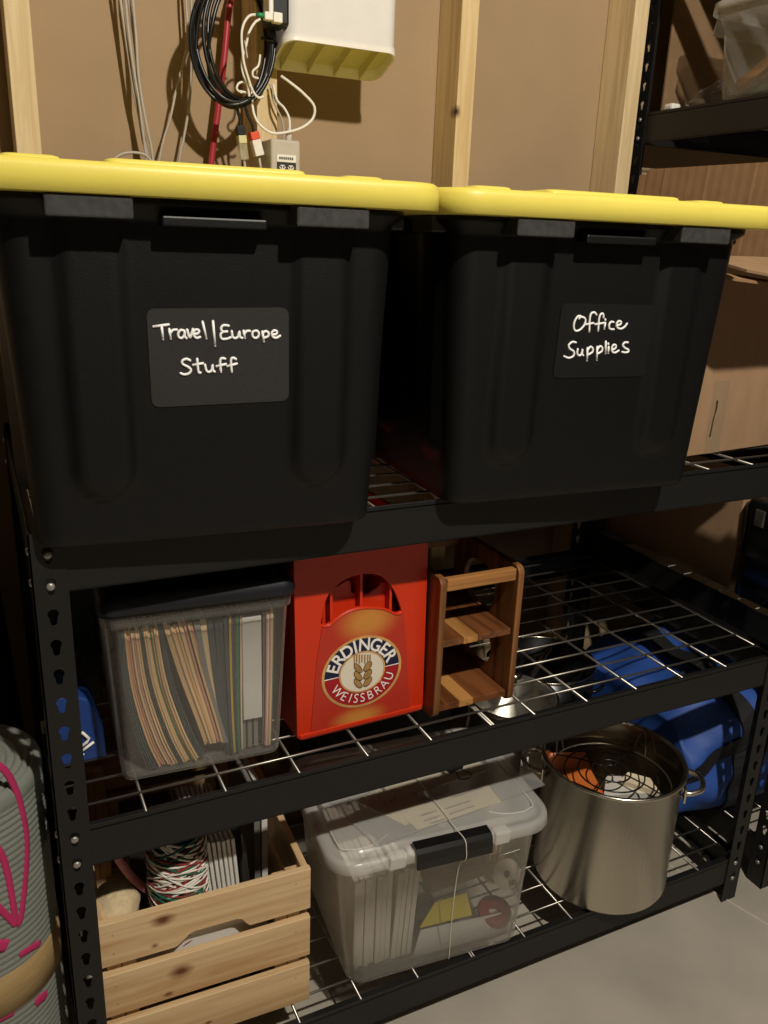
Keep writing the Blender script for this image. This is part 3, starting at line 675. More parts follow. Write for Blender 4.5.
# striped twine cone
tw = {k: mat('twine_'+k, h, .8, var=.1) for k, h in dict(white='#e6e0d4', red='#8f2a26', green='#1f5c47').items()}
c0 = np.array((.1455, .110, ZB+.27)); R0, HH = .043, .09
t = thing('twine_ball', 'large wound cone of red, green and white twine in the pine crate', 'twine', (c0[0], c0[1], CZ+.10))
mb = MB(); mb.lathe([(.002, -.115), (R0-.006, -.11), (R0-.004, 0), (R0-.006, .06), (R0-.016, .095), (.012, .10), (.002, .10)], 24, c=tuple(c0), cap=True); obj('core', mb, tw['green'], t, True)
for k_, nstr, cols in (('white', 60, 0), ('red', 30, 1), ('green', 34, 2)):
    mb = MB()
    for i in range(nstr):
        ax = rng.uniform(-.75, .75); ph = rng.uniform(0, 2*PI); zc = rng.uniform(-.10, .075); rr_ = R0+rng.uniform(-.002, .0022)
        P = [(c0[0]+rr_*math.cos(a_), c0[1]+rr_*math.sin(a_), c0[2]+min(.098, zc+ax*.045*math.sin(a_+ph))) for a_ in np.linspace(0, 2*PI, 40, endpoint=False)]
        P = [(c0[0]+(p[0]-c0[0])*(1-.22*max(0, (p[2]-c0[2]-.05)/.05)), c0[1]+(p[1]-c0[1])*(1-.22*max(0, (p[2]-c0[2]-.05)/.05)), p[2]) for p in P]
        mb.tube(P, .0017, 5, True)
    o = obj(k_+'_strand', mb, tw[k_], t, True, label=k_+' twine strands')
# cream wool ball and pink ribbon
M['wool'] = mat('cream_wool', '#cdb892', .95, var=.15, scale=80, bump=.6, bscale=150)
c1_ = np.array((.052, .105, ZB+.235)); mb = MB()
lo_ = []
for i in range(1, 14):
    th_ = PI*i/14; lo_.append([(c1_[0]+.035*math.sin(th_)*math.cos(a_)*(1+.06*math.sin(5*a_+i)), c1_[1]+.04*math.sin(th_)*math.sin(a_), c1_[2]-.034*math.cos(th_)) for a_ in np.linspace(0, 2*PI, 24, endpoint=False)])
mb.loft(lo_); single('wool_ball', mb, M['wool'], 'small cream wool ball at the front left of the pine crate', 'yarn')
M['pink_ribbon'] = mat('pink_ribbon', '#b5707a', .5, var=.1)
P = [on_y(x_, y_, .075+.01*k) for k, (x_, y_) in enumerate(((112, 850), (122, 868), (136, 885), (152, 897), (172, 906)))]
P = smooth_path([p+np.array((0, .012, 0)) for p in P], 6); lo_ = [[tuple(p+np.array((.0035, 0, .006))), tuple(p-np.array((.0035, 0, .006))), tuple(p+np.array((-.0042, .001, -.0065))), tuple(p+np.array((.0028, .001, .0055)))] for p in P]
mb = MB(); mb.loft(lo_, True, True, True); single('ribbon', mb, M['pink_ribbon'], 'dusty pink ribbon trailing over the cream wool ball', 'ribbon')
# packs standing at the right of the crate
M['white_card'] = mat('white_card', '#e3e0d8', .6, var=.03); M['purple_edge'] = mat('purple_edge', '#6d4a63', .6); M['dark_sleeve'] = mat('dark_sleeve', '#35322f', .35, var=.2); M['grey_book'] = mat('grey_book', '#7b7871', .6)
def slab(x0, x1, y0, y1, z0, z1, tilt, m_, name, lab, cat, group=None):
    """slab standing in the crate, leaning by tilt about its foot"""
    mb = MB(); mb.box(0, x1-x0, 0, y1-y0, 0, z1-z0, .0008, T((x0, y0, z0)) @ Ry(tilt)); return single(name, mb, m_, lab, cat, group)
yA, zA = .085, CZ+.004
slab(.1955, .1985, yA, yA+.15, zA, zA+.30, -.10, M['purple_edge'], 'card_pack', 'purple-edged sheet beside the twine cone', 'card')
for i in range(8):
    slab(.2000+.0062*i, .2050+.0062*i, yA+.004*random.random(), yA+.15, zA, zA+.302-.001*i, -.10+.004*i, M['white_card'], 'card_pack', 'white card pack standing upright in the pine crate', 'card', 'white card packs in the pine crate')
for i in range(3):
    slab(.252+.006*i, .2545+.006*i, yA+.002, yA+.15, zA, zA+.30-.012*i, -.05-.015*i, M['dark_sleeve'], 'plastic_sleeve', 'dark plastic sleeve leaning right of the white card packs', 'sleeve', 'dark sleeves in the pine crate')
for i in range(2):
    slab(.284+.013*i, .294+.013*i, yA+.09, yA+.25, zA, zA+.29, 0, M['grey_book'] if i == 0 else M['white_card'], 'notebook', ('grey' if i == 0 else 'white')+' notebook standing at the right end of the pine crate', 'book')
slab(.10, .19, .30, .40, zA, zA+.18, 0, M['dark_sleeve'], 'plastic_sleeve', 'dark bundle at the back of the pine crate', 'sleeve')
mb = MB(); mb.box(.07, .27, .064, .070, ZB+.07, ZB+.225, .002); single('paper_packet', mb, M['white_card'], 'white paper seen through the grip of the pine crate', 'paper')

# ------------------------------------------------------------------ clear latch box of stationery
BL = Frame((.396, .029, ZB+.002), math.radians(-5.0)); LW, LH, LD = .318, .256, .27
t = thing('latch_box', 'clear plastic box with black latch and string holding stationery', 'storage box', tuple(BL.loc), BL.rz)
cx, cy = LW/2+.002, LD/2; TW, TD = LW+.042, LD+.014
mb = MB()
rr_loft(mb, [(0, LW-.010, LD-.010, .024), (.002, LW-.003, LD-.003, .027), (.006, LW, LD, .028), (LH-.012, TW, TD, .042), (LH-.011, TW+.006, TD+.006, .044), (LH-.002, TW+.006, TD+.006, .044)], cx, cy, True, False, 8)
rr_loft(mb, [(LH-.002, TW, TD, .042), (.006, LW-.005, LD-.005, .026), (.004, LW-.014, LD-.014, .022)], cx, cy, False, True, 8)
obj('body', mb, M['clear'], t)
mb = MB(); z0 = LH-.016
LWL, LDL = TW+.040, TD+.022
rr_loft(mb, [(z0, LWL-.001, LDL-.001, .05), (z0+.001, LWL, LDL, .05), (z0+.014, LWL-.002, LDL-.002, .05), (z0+.019, LWL-.007, LDL-.007, .048), (z0+.020, LWL-.022, LDL-.022, .042),
             (z0+.018, LWL-.028, LDL-.028, .04), (z0+.018, LWL-.05, LDL-.05, .036), (z0+.023, LWL-.054, LDL-.054, .034), (z0+.024, LWL-.06, LDL-.06, .032)], cx, cy, False, True, 8)
lid = obj('lid', mb, M['clear_lid'], t); ZL = z0+.024
yf = cy-LDL/2
for s in (-1, 1):
    mb = MB(); pts = [(cx+s*(.085+.02*k), yf+.030+.004*(k % 2), ZL+.0005) for k in range(4)]
    mb.tube(smooth_path([(cx+s*.09, yf+.05, ZL), (cx+s*.12, yf+.034, ZL), (cx+s*.16, yf+.034, ZL), (cx+s*.175, yf+.06, ZL), (cx+s*.172, yf+.20, ZL)], 6), .0016, 6); obj('lid_rib', mb, M['clear_lid'], lid)
    mb = MB(); mb.box(cx+s*.092-.014, cx+s*.092+.014, yf-.004, yf+.016, z0-.002, z0+.0215, .003); obj('latch_mount', mb, M['clear_lid'], lid)
# black latch, curved over the lid edge
pl = BL.pick(418, 838, yf); pr2_ = BL.pick(492, 816, yf); lx0, lx1 = pl[0]-.002, pr2_[0]+.002
prof = [(yf-.008, z0-.007), (yf-.005, z0-.007), (yf-.004, z0+.006), (yf+.002, z0+.021), (yf+.016, z0+.0225), (yf+.016, z0+.0255), (yf+.000, z0+.0245), (yf-.005, z0+.019), (yf-.008, z0+.006)]
M['latch'] = mat('latch_black', '#151515', .3, var=.1)
mb = MB(); mb.plate([prof], lx1-lx0, T(((lx0+lx1)/2, 0, 0)) @ YZ, .0012); lt = obj('latch', mb, M['latch'], t)
mb = MB(); mb.box(lx0+.004, lx1-.004, yf-.0090, yf-.0075, z0-.002, z0+.0005, .0004); obj('latch_groove', mb, M['powder'], lt)
mb = MB(); mb.box(lx0+.003, lx0+.012, yf-.0088, yf-.006, z0-.0085, z0-.005, .0004); obj('latch_tab', mb, M['clear_lid'], lt)
# sleeve, cards, clip and string lying on the lid
def lidp(px, py, dz=0.):
    p = on_z(px, py, BL.loc[2]+ZL+dz); return np.array(BL.I @ Vector(p))
def flat(name, quad, dz, th, m_, lab, cat, group=None):
    P = [lidp(*q_) for q_ in quad]; mb = MB(); z = ZL+dz
    mb.add([(p[0], p[1], z) for p in P]+[(p[0], p[1], z+th) for p in P], [(3, 2, 1, 0), (4, 5, 6, 7)]+[(i, (i+1) % 4, 4+(i+1) % 4, 4+i) for i in range(4)], False, BL.M)
    return single(name, mb, m_, lab, cat, group)
M['note'] = mat('note_card', '#ded2b2', .7, var=.05, scale=15)
flat('note_card', [(356, 801), (405, 826), (444, 806), (392, 783)], .0006, .0008, M['note'], 'cream handwritten note on the latch box lid, left of the clip', 'card')
flat('note_card', [(417, 831), (501, 803), (488, 786), (398, 812)], .0016, .0008, M['note'], 'cream handwritten note on the latch box lid nearest the black latch', 'card')
flat('note_card', [(398, 800), (486, 772), (470, 752), (384, 782)], .0026, .0008, M['note'], 'cream handwritten note on the latch box lid under the binder clip', 'card')
flat('clear_sleeve', [(377, 849), (545, 787), (500, 742), (322, 797)], .0040, .0008, M['sleeve'], 'clear plastic sleeve covering notes on the latch box lid', 'sleeve')
M['pen'] = mat('pen_ink', '#3a3734', .6); M['red_pen'] = mat('red_pen', '#8a2f2a', .6)
def scrib(lines, dz, m_, lab):
    mb = MB()
    for (x0, y0, x1, y1, amp, n) in lines:
        pts = []
        for i in range(n*4+1):
            f = i/(n*4); p = lidp(x0+(x1-x0)*f+random.uniform(-.4, .4), y0+(y1-y0)*f-amp*(.5+.5*math.sin(i*PI/2+random.random())))
            pts.append((p[0], p[1], ZL+dz))
        mb.tube(pts, .0005, 4, M=BL.M)
    return single('pen_writing', mb, m_, lab, 'writing')
wr1 = scrib([(420, 818, 436, 813, 2, 7), (445, 811, 470, 803, 2, 9), (424, 823, 440, 818, 2, 6), (448, 817, 474, 808, 2, 9), (430, 826, 446, 821, 2, 6), (452, 800, 482, 790, 2, 10)], .0027, M['pen'], 'dark handwriting on the note nearest the black latch')
wr2 = scrib([(412, 797, 440, 788, 2, 9), (420, 803, 452, 793, 2, 10), (440, 778, 458, 772, 2, 7), (400, 790, 430, 780, 2, 9)], .0037, M['pen'], 'dark handwriting on the note under the binder clip')
wr3 = scrib([(378, 800, 386, 806, 4, 2), (388, 806, 396, 800, 4, 2)], .0017, M['red_pen'], 'red pen loops on the note left of the clip')
# binder clip
p = lidp(462, 777); t2 = thing('binder_clip', 'black wire binder clip on top of the latch box', 'clip', tuple(BL.M @ Vector((p[0], p[1], ZL+.0048))), BL.rz+.3)
mb = MB(); mb.tube(smooth_path([(-.010, .016, .004), (-.008, .004, .003), (-.014, -.008, .002), (0, -.016, .002), (.014, -.008, .002), (.008, .004, .003), (.010, .016, .004)], 6), .0011, 6); obj('wire_handle', mb, M['latch'], t2)
mb = MB(); mb.loft([[(x, .014, .0), (x, .030, .0), (x, .030, .010), (x, .026, .010), (x, .014, .002)] for x in (-.016, .016)], True, True, False); obj('clip_body', mb, M['latch'], t2)
# string round the box
M['string'] = mat('cotton_string', '#d6cfbd', .8)
sx0 = BL.pick(466, 812, yf)[0]
P = [(sx0-.02, .20, ZL+.008), (sx0-.008, .06, ZL+.0068), (sx0-.004, yf+.021, z0+.029), (sx0, yf-.003, z0+.0258), (sx0+.001, yf-.0095, z0+.010), (sx0+.001, yf-.0095, z0-.009), (sx0-.001, -.0095, z0-.04), (sx0-.004, -.0055, .10), (sx0-.002, -.0022, .012), (sx0, .004, -.0005)]
mb = MB(); mb.tube(smooth_path([BL.M @ Vector(p_) for p_ in P], 6), .0009, 6); single('string', mb, M['string'], 'white string tied over the black latch of the clear box', 'string')
# contents of the latch box
M['envelope'] = mat('envelope', '#f3ecdc', .8, var=.03)
def card(x0, z1, lean_, th, y0, y1, m_, name, lab, cat, group=None):
    mb = MB(); mb.box(0, th, y0, y1, 0, z1, .0004, BL.M @ T((x0, 0, .006)) @ Ry(lean_)); return single(name, mb, m_, lab, cat, group)
for i in range(11):
    card(.016+.0097*i, .182+random.uniform(-.006, .004), 0 if i < 7 else .05, .0086, .026+random.uniform(0, .006), .22, M['envelope'], 'envelope', 'cream envelope standing upright at the left inside the latch box', 'envelope', 'cream envelopes in the latch box')
M['jute'] = mat('jute_twine', '#846b4b', .95, var=.3, scale=120, stretch=(.2, 1, 3), bump=.8, bscale=220)
a_ = BL.pick(428, 882, .05); b_ = BL.pick(487, 862, .05); ax_ = Vector(b_-a_); Q = ax_.to_track_quat('Z', 'Y').to_matrix().to_4x4()
mb = MB(); Lh = ax_.length; pr_ = [(.004, 0), (.026, 0)]+[(.027+.0012*(k % 2), Lh*(k+1)/30) for k in range(28)]+[(.022, Lh), (.004, Lh)]
mb.lathe(pr_, 24, M=BL.M @ T(Vector((a_[0], .062, a_[2]))) @ Q, cap=True); single('jute_cone', mb, M['jute'], 'brown jute twine spool lying tilted inside the latch box', 'twine')
# ribbon spool, its printed end facing the front
t2c = BL.pick(505, 872, .045); SPM = BL.M @ T(Vector((t2c[0], .040, t2c[2]))) @ Rx(math.radians(62))
M['spool'] = mat('spool_card', '#e2d6c2', .6, var=.04); M['tan_ribbon'] = mat('tan_ribbon', '#c3ac8d', .6, var=.08); M['red_ribbon'] = mat('red_ribbon', '#9d2a2e', .5, var=.08)
t2 = thing('ribbon_spool', 'cream ribbon spool with a barcode end inside the latch box', 'spool', tuple(SPM @ Vector((0, 0, -.055))))
R_ = .0265
mb = MB(); mb.lathe([(.0062, .0015), (R_, .0015), (R_, 0), (.0062, 0), (.0062, .0015)], 36, M=SPM); obj('end_disc', mb, M['spool'], t2, True)
mb = MB(); mb.lathe([(.0062, -.045), (R_, -.045), (R_, -.0465), (.0062, -.0465)], 36, M=SPM); obj('end_disc', mb, M['spool'], t2, True)
mb = MB(); mb.lathe([(.0062, -.0005), (R_-.003, -.0005), (R_-.003, -.0445), (.0062, -.0445), (.0062, -.0005)], 36, M=SPM); obj('wound_ribbon', mb, M['tan_ribbon'], t2, True)
mb = MB()
for k in range(5): mb.box(.002+.0028*k, .002+.0028*k+(.0012 if k % 2 else .0018), -.021, -.012, .0015, .0018, 0, SPM)
obj('barcode', mb, M['pen'], t2, True)
t2c = BL.pick(494, 915, .05); mb = MB(); mb.lathe([(.012, 0), (.030, 0), (.031, .004), (.031, .010), (.030, .014), (.012, .014), (.012, 0)], 32, M=BL.M @ T(Vector((t2c[0], .052, max(t2c[2]-.012, .016)))) @ Rx(.15))
single('ribbon_roll', mb, M['red_ribbon'], 'red ribbon roll low inside the latch box', 'ribbon')
M['yellow_paper'] = mat('yellow_paper', '#e6d24e', .7, var=.04)
yq = [BL.pick(*q_, .03) for q_ in ((420, 928), (472, 915), (470, 898), (438, 908))]
mb = MB(); mb.add([(p_[0], .030+.012*k, max(p_[2], .008)) for k, p_ in zip((0, 0, 1, 1), yq)]+[(p_[0], .032+.012*k, max(p_[2], .008)) for k, p_ in zip((0, 0, 1, 1), yq)], [(0, 1, 2, 3), (7, 6, 5, 4)]+[(i, i+4, (i+1) % 4+4, (i+1) % 4) for i in range(4)], False, BL.M)
single('paper_note', mb, M['yellow_paper'], 'yellow paper inside the latch box under the jute twine', 'paper')
wq = [BL.pick(*q_, .02) for q_ in ((412, 962), (508, 934), (520, 918), (425, 938))]
mb = MB(); mb.add([(p_[0], .018+.02*k, max(p_[2], .0055)) for k, p_ in zip((0, 0, 1, 1), wq)]+[(p_[0], .020+.02*k, max(p_[2], .0055)) for k, p_ in zip((0, 0, 1, 1), wq)], [(0, 1, 2, 3), (7, 6, 5, 4)]+[(i, i+4, (i+1) % 4+4, (i+1) % 4) for i in range(4)], False, BL.M)
single('paper_sheet', mb, M['white_card'], 'white paper sloping along the bottom of the latch box', 'paper')
M['peg'] = wood('peg_wood', '#d8b987', '#b8935c', 'z', 60)
for k in range(4):
    p_ = BL.pick(486+4.5*k, 852, .06); mb = MB(); mb.box(-.0022, .0022, -.004, .004, -.02, .022, .0008, BL.M @ T(Vector((p_[0], .062, p_[2]))) @ Ry(.08*k-.1)); single('wooden_peg', mb, M['peg'], 'small wooden peg behind the cream ribbon spool', 'peg', 'wooden pegs in the latch box')

# ------------------------------------------------------------------ stockpot
PC = np.array((.9635, .0905, ZB+.001)); PR, PH = .1285, .256
t = thing('stockpot', 'large stainless steel stockpot with loop handles', 'pot', tuple(PC))
mb = MB()
mb.lathe([(.001, 0), (PR-.008, 0), (PR-.003, .002), (PR, .008), (PR, PH-.006), (PR+.003, PH-.004), (PR+.0065, PH-.001), (PR+.0072, PH+.002), (PR+.005, PH+.0045), (PR+.001, PH+.004), (PR-.0015, PH)], 96)
obj('body', mb, M['steel'], t)
mb = MB(); mb.lathe([(PR-.0015, PH), (PR-.002, PH-.01), (PR-.002, .012), (PR-.010, .005), (.001, .004)], 96); obj('inner_wall', mb, M['steel_in'], t)
for a0 in (-37, 143):
    A = Rz(math.radians(a0)); P = smooth_path([(PR+.0005, -.036, 0), (PR+.012, -.036, .001), (PR+.032, -.024, .004), (PR+.037, 0, .006), (PR+.032, .024, .004), (PR+.012, .036, .001), (PR+.0005, .036, 0)], 6)
    mb = MB(); mb.tube([A @ Vector((p_[0], p_[1], p_[2]+PH-.032)) for p_ in P], .0052, 10); h_ = obj('handle', mb, M['steel'], t)
    for s in (-1, 1):
        mb = MB(); mb.box(PR-.001, PR+.003, s*.036-.011, s*.036+.011, PH-.048, PH-.018, .0012, A); obj('handle_plate', mb, M['steel'], h_)
        for zz in (-.040, -.026):
            mb = MB(); mb.lathe([(.0003, .003), (.003, .0024), (.0045, .001), (.0048, 0)], 12, M=A @ T((PR-.002, s*.036, PH+zz)) @ Ry(-PI/2)); obj('rivet', mb, M['rivet'], h_)
# canning rack and goods inside the pot
zr = PC[2]+PH-.045
t = thing('canning_rack', 'wire canning rack with concentric rings inside the stockpot', 'rack', (PC[0], PC[1], zr))
for k, r_ in enumerate((.112, .088, .062, .036, .016)):
    mb = MB(); mb.tube([(r_*math.cos(a_), r_*math.sin(a_), .0+.016*(1-(r_/.112)**2)) for a_ in np.linspace(0, 2*PI, 56, endpoint=False)], .0016, 6, True); obj('ring', mb, M['latch'] if k else M['chrome'], t)
for k in range(4):
    a_ = k*PI/2+.5; mb = MB(); mb.tube([((.112-.096*f)*math.cos(a_), (.112-.096*f)*math.sin(a_), .002+.016*(1-((.112-.096*f)/.112)**2)) for f in np.linspace(0, 1, 10)], .0016, 6); obj('spoke', mb, M['latch'], t)
for a_ in (1.95, .35):
    mb = MB(); mb.tube(smooth_path([(.112*math.cos(a_-.12), .112*math.sin(a_-.12), 0), (.117*math.cos(a_-.06), .117*math.sin(a_-.06), .035), (.118*math.cos(a_), .118*math.sin(a_), .05), (.117*math.cos(a_+.06), .117*math.sin(a_+.06), .035), (.112*math.cos(a_+.12), .112*math.sin(a_+.12), 0)], 6), .0014, 6); obj('lift_handle', mb, M['chrome'], t)
M['orange'] = mat('orange_pack', '#c4682a', .45, var=.08, scale=20); M['cork'] = mat('cream_pack', '#d9c9ab', .6, var=.08); M['pack_white'] = mat('pack_white', '#cfcac0', .4, var=.1)
def slant(quad, z, th, m_, name, lab, cat, group=None):
    P = [on_z(*q_, z_) for q_, z_ in zip(quad, z)]; mb = MB()
    mb.add([tuple(p_) for p_ in P]+[(p_[0], p_[1], p_[2]-th) for p_ in P], [(0, 1, 2, 3), (7, 6, 5, 4)]+[(i, i+4, (i+1) % 4+4, (i+1) % 4) for i in range(4)])
    return single(name, mb, m_, lab, cat, group)
zz = zr-.012
slant([(553, 774), (604, 794), (590, 768), (548, 771)], (zz-.02, zz-.012, zz+.003, zz), .016, M['orange'], 'snack_pack', 'orange packet in the stockpot nearest its front rim', 'packet')
slant([(547, 769), (591, 768), (585, 752), (545, 753)], (zz-.012, zz-.006, zz+.012, zz+.008), .02, M['orange'], 'snack_pack', 'orange packet with pale stripes farther back in the stockpot', 'packet')
slant([(604, 796), (660, 792), (640, 776), (606, 776)], (zz-.012, zz-.014, zz-.004, zz-.004), .02, M['pack_white'], 'snack_pack', 'pale packet under the rings at the right of the stockpot', 'packet')
slant([(620, 780), (660, 792), (650, 778), (628, 772)], (zz+.002, zz-.004, zz+.002, zz+.008), .012, M['cork'], 'snack_pack', 'tan packet edge at the right of the stockpot', 'packet')
slant([(520, 768), (546, 776), (544, 752), (522, 752)], (zz-.006, zz-.01, zz+.004, zz+.004), .02, M['pack_white'], 'snack_pack', 'pale packet at the left of the stockpot beside the latch box', 'packet')
mb = MB()
for k in range(3): mb.tube([on_z(548+5*k, 770, zz-.004), on_z(549+5*k, 756, zz+.0085)], .0009, 5)
# ------------------------------------------------------------------ saucepan behind the stockpot
SPC = (.898, .335, ZB+.001); r_, h_ = .092, .262
t = thing('saucepan', 'steel saucepan with glass lid behind the stockpot', 'pot', SPC)
mb = MB(); mb.lathe([(.001, 0), (r_-.006, 0), (r_, .006), (r_, h_), (r_+.005, h_+.002), (r_+.005, h_+.004), (r_-.002, h_+.004), (r_-.002, .004), (.001, .004)], 64); obj('body', mb, M['steel'], t)
mb = MB(); mb.lathe([(r_+.004, h_+.005), (r_+.005, h_+.008), (r_-.004, h_+.010), (r_*.7, h_+.022), (r_*.35, h_+.030), (.001, h_+.033)], 64); ld_ = obj('glass_lid', mb, M['glass'], t)
mb = MB(); mb.tube([((r_+.003)*math.cos(a_), (r_+.003)*math.sin(a_), h_+.0072) for a_ in np.linspace(0, 2*PI, 64, endpoint=False)], .003, 8, True); obj('lid_rim', mb, M['steel_in'], ld_)
mb = MB(); mb.lathe([(.001, h_+.032), (.008, h_+.033), (.007, h_+.045), (.016, h_+.052), (.017, h_+.058), (.010, h_+.063), (.001, h_+.064)], 24); obj('lid_knob', mb, M['steel_in'], ld_)
A = Rz(math.radians(35)); mb = MB(); mb.tube([A @ Vector(p_) for p_ in smooth_path([(r_, 0, h_-.02), (r_+.03, 0, h_-.008), (r_+.10, 0, h_+.006), (r_+.15, 0, h_+.01)], 6)], .007, 10); obj('handle', mb, M['steel'], t)

M['enamel'] = mat('black_enamel', '#111214', .25, var=.1, spec=.5)
t = thing('canner_pot', 'black enamel canning pot with steel rim behind the stockpot', 'pot', (1.076, .462, ZB+.001)); r_, h_ = .114, .255
mb = MB(); mb.lathe([(.001, 0), (r_-.01, 0), (r_, .01), (r_+.002, h_), (r_-.002, h_), (r_-.004, .012), (.001, .006)], 64); obj('body', mb, M['enamel'], t)
mb = MB(); mb.tube([((r_+.001)*math.cos(a_), (r_+.001)*math.sin(a_), h_+.001) for a_ in np.linspace(0, 2*PI, 64, endpoint=False)], .0032, 8, True); obj('rim', mb, M['steel_in'], t)
for a0 in (120, 300):
    A = Rz(math.radians(a0)); mb = MB(); mb.tube([A @ Vector(p_) for p_ in smooth_path([(r_, -.03, h_-.03), (r_+.02, -.025, h_-.025), (r_+.026, 0, h_-.022), (r_+.02, .025, h_-.025), (r_, .03, h_-.03)], 5)], .004, 8); obj('handle', mb, M['enamel'], t)
mb = MB(); rr_loft(mb, [(ZB+.001, .30, .12, .02), (ZB+.006, .31, .13, .022), (ZB+.30, .33, .14, .024), (ZB+.305, .345, .15, .026), (ZB+.33, .34, .145, .024), (ZB+.335, .30, .11, .02)], .66, .50, True, True); single('storage_bin', mb, M['matte_black'], 'added light-blocking black bin at the back of the bottom shelf', 'bin')  # bin added to keep direct light off the wall behind the shelf
# ------------------------------------------------------------------ blue duffel bridging both units
M['blue_cloth'] = mat('blue_nylon', '#284f9c', .6, var=.15, scale=12, bump=.5, bscale=30); M['strap'] = mat('black_webbing', '#101013', .75, var=.15, scale=200)
DX0, DX1, DY0, DY1, DZ0, DZ1 = 1.19, 1.78, .088, .545, ZB+.003, .415
t = thing('duffel_bag', 'blue nylon duffel with black webbing straps behind the right post', 'bag', ((DX0+DX1)/2, (DY0+DY1)/2, DZ0))
def bag_pt(u, a, dr=0.):
    """u along x 0..1, a round the section (0 = back, -pi/2 = bottom, pi = front)"""
    f = 1-.14*abs(2*u-1)**3; wy = (DY1-DY0)/2*f; wz = (DZ1-DZ0)/2*(1-.22*abs(2*u-1)**3)
    n = 3.2 if math.sin(a) > 0 else 5.5; c_, s_ = math.cos(a), math.sin(a); k = (abs(c_)**n+abs(s_)**n)**(-1/n)
    wr = .008*math.sin(9*a+14*u)+.006*math.sin(23*u-4*a)+.005*math.sin(5*a-31*u)
    if s_ < -.5: wr *= .1
    y = (DY0+DY1)/2+(wy*k+wr+dr)*c_; z = DZ0+wz+(wz*k+wr+dr)*s_
    return (DX0+(DX1-DX0)*u, y, max(z, DZ0-(.0005 if dr else 0)))
mb = MB(); us = np.linspace(0, 1, 56); an = np.linspace(0, 2*PI, 72, endpoint=False)
mb.loft([[bag_pt(u, a_) for a_ in an] for u in us]); obj('body', mb, M['blue_cloth'], t, True)
def strap(u0, u1, a0, a1, nm='strap'):
    mb = MB(); lo_ = []
    for f in np.linspace(0, 1, 40):
        a_ = a0+(a1-a0)*f; lo_.append([bag_pt(u0, a_, .001), bag_pt(u1, a_, .001), bag_pt(u1, a_, .006), bag_pt(u0, a_, .006)])
    mb.loft(lo_, True, True, False); obj(nm, mb, M['strap'], t, True)
strap(.205, .275, PI*.25, PI*1.42); strap(.66, .73, PI*.25, PI*1.42)
# band across the front and a zip flap
mb = MB(); lo_ = []
for u in np.linspace(.02, .21, 14): lo_.append([bag_pt(u, PI*1.03-u*1.0, .001), bag_pt(u, PI*.93-u*1.0, .001), bag_pt(u, PI*.93-u*1.0, .006), bag_pt(u, PI*1.03-u*1.0, .006)])
mb.loft(lo_, True, True, False); obj('strap', mb, M['strap'], t, True)
for u, c_ in ((.38, 1.02), (.50, .98)):
    mb = MB(); mb.tube(smooth_path([bag_pt(u-.10, PI*c_, .008), bag_pt(u-.05, PI*(c_-.10), .012), bag_pt(u, PI*(c_-.13), .012), bag_pt(u+.05, PI*(c_-.10), .012), bag_pt(u+.10, PI*c_, .008)], 6), .007, 8); obj('carry_handle', mb, M['strap'], t, True)
mb = MB(); mb.tube([bag_pt(u, PI*.60, .003) for u in np.linspace(.03, .97, 40)], .004, 6); obj('zip', mb, M['strap'], t, True)

# ------------------------------------------------------------------ rolled mat on the floor
M['mat'] = mat('foam_mat', '#777b72', .85, var=.06, scale=20, bump=.25, bscale=250); M['mat_pink'] = mat('mat_pink', '#b5285f', .8, var=.05); M['band'] = mat('cork_band', '#9d8256', .7, var=.12, scale=30, stretch=(1, 1, 8))
MC = np.array((-.129, .10)); MR, MH = .1035, .634
t = thing('rolled_mat', 'ribbed grey rolled mat with pink print and tan band', 'mat', (MC[0], MC[1], 0))
mb = MB(); prof = [(.002, 0), (MR-.003, 0)]; z = .004; RP = .0095
while z < MH-.03:
    for k in range(6): prof.append((MR-.0018+.0018*abs(math.sin(PI*k/6)), z+RP*k/6))
    z += RP
prof += [(MR, z), (MR, MH-.008), (MR-.003, MH-.002), (MR-.008, MH)]
n_s = 9
for k in range(n_s): r0 = (MR-.008)*(1-k/n_s); prof += [(r0-.001, MH), (r0-.003, MH-.004), (r0-.005, MH-.004), (r0-.0065, MH)]
prof = [(max(r0, .002), z_) for r0, z_ in prof]
mb.lathe(prof, 72); obj('roll', mb, M['mat'], t)
def on_cyl(px, py, R0_):
    d = ray(px, py); ox, oy = CAM[0]-MC[0], CAM[1]-MC[1]; A_ = d[0]**2+d[1]**2; B_ = 2*(ox*d[0]+oy*d[1]); C_ = ox*ox+oy*oy-R0_**2
    disc = B_*B_-4*A_*C_
    s_ = (-B_-math.sqrt(max(disc, 0)))/(2*A_); return CAM+s_*d
def cz_(x, y): return (x/3.16, 700+y/3.16)
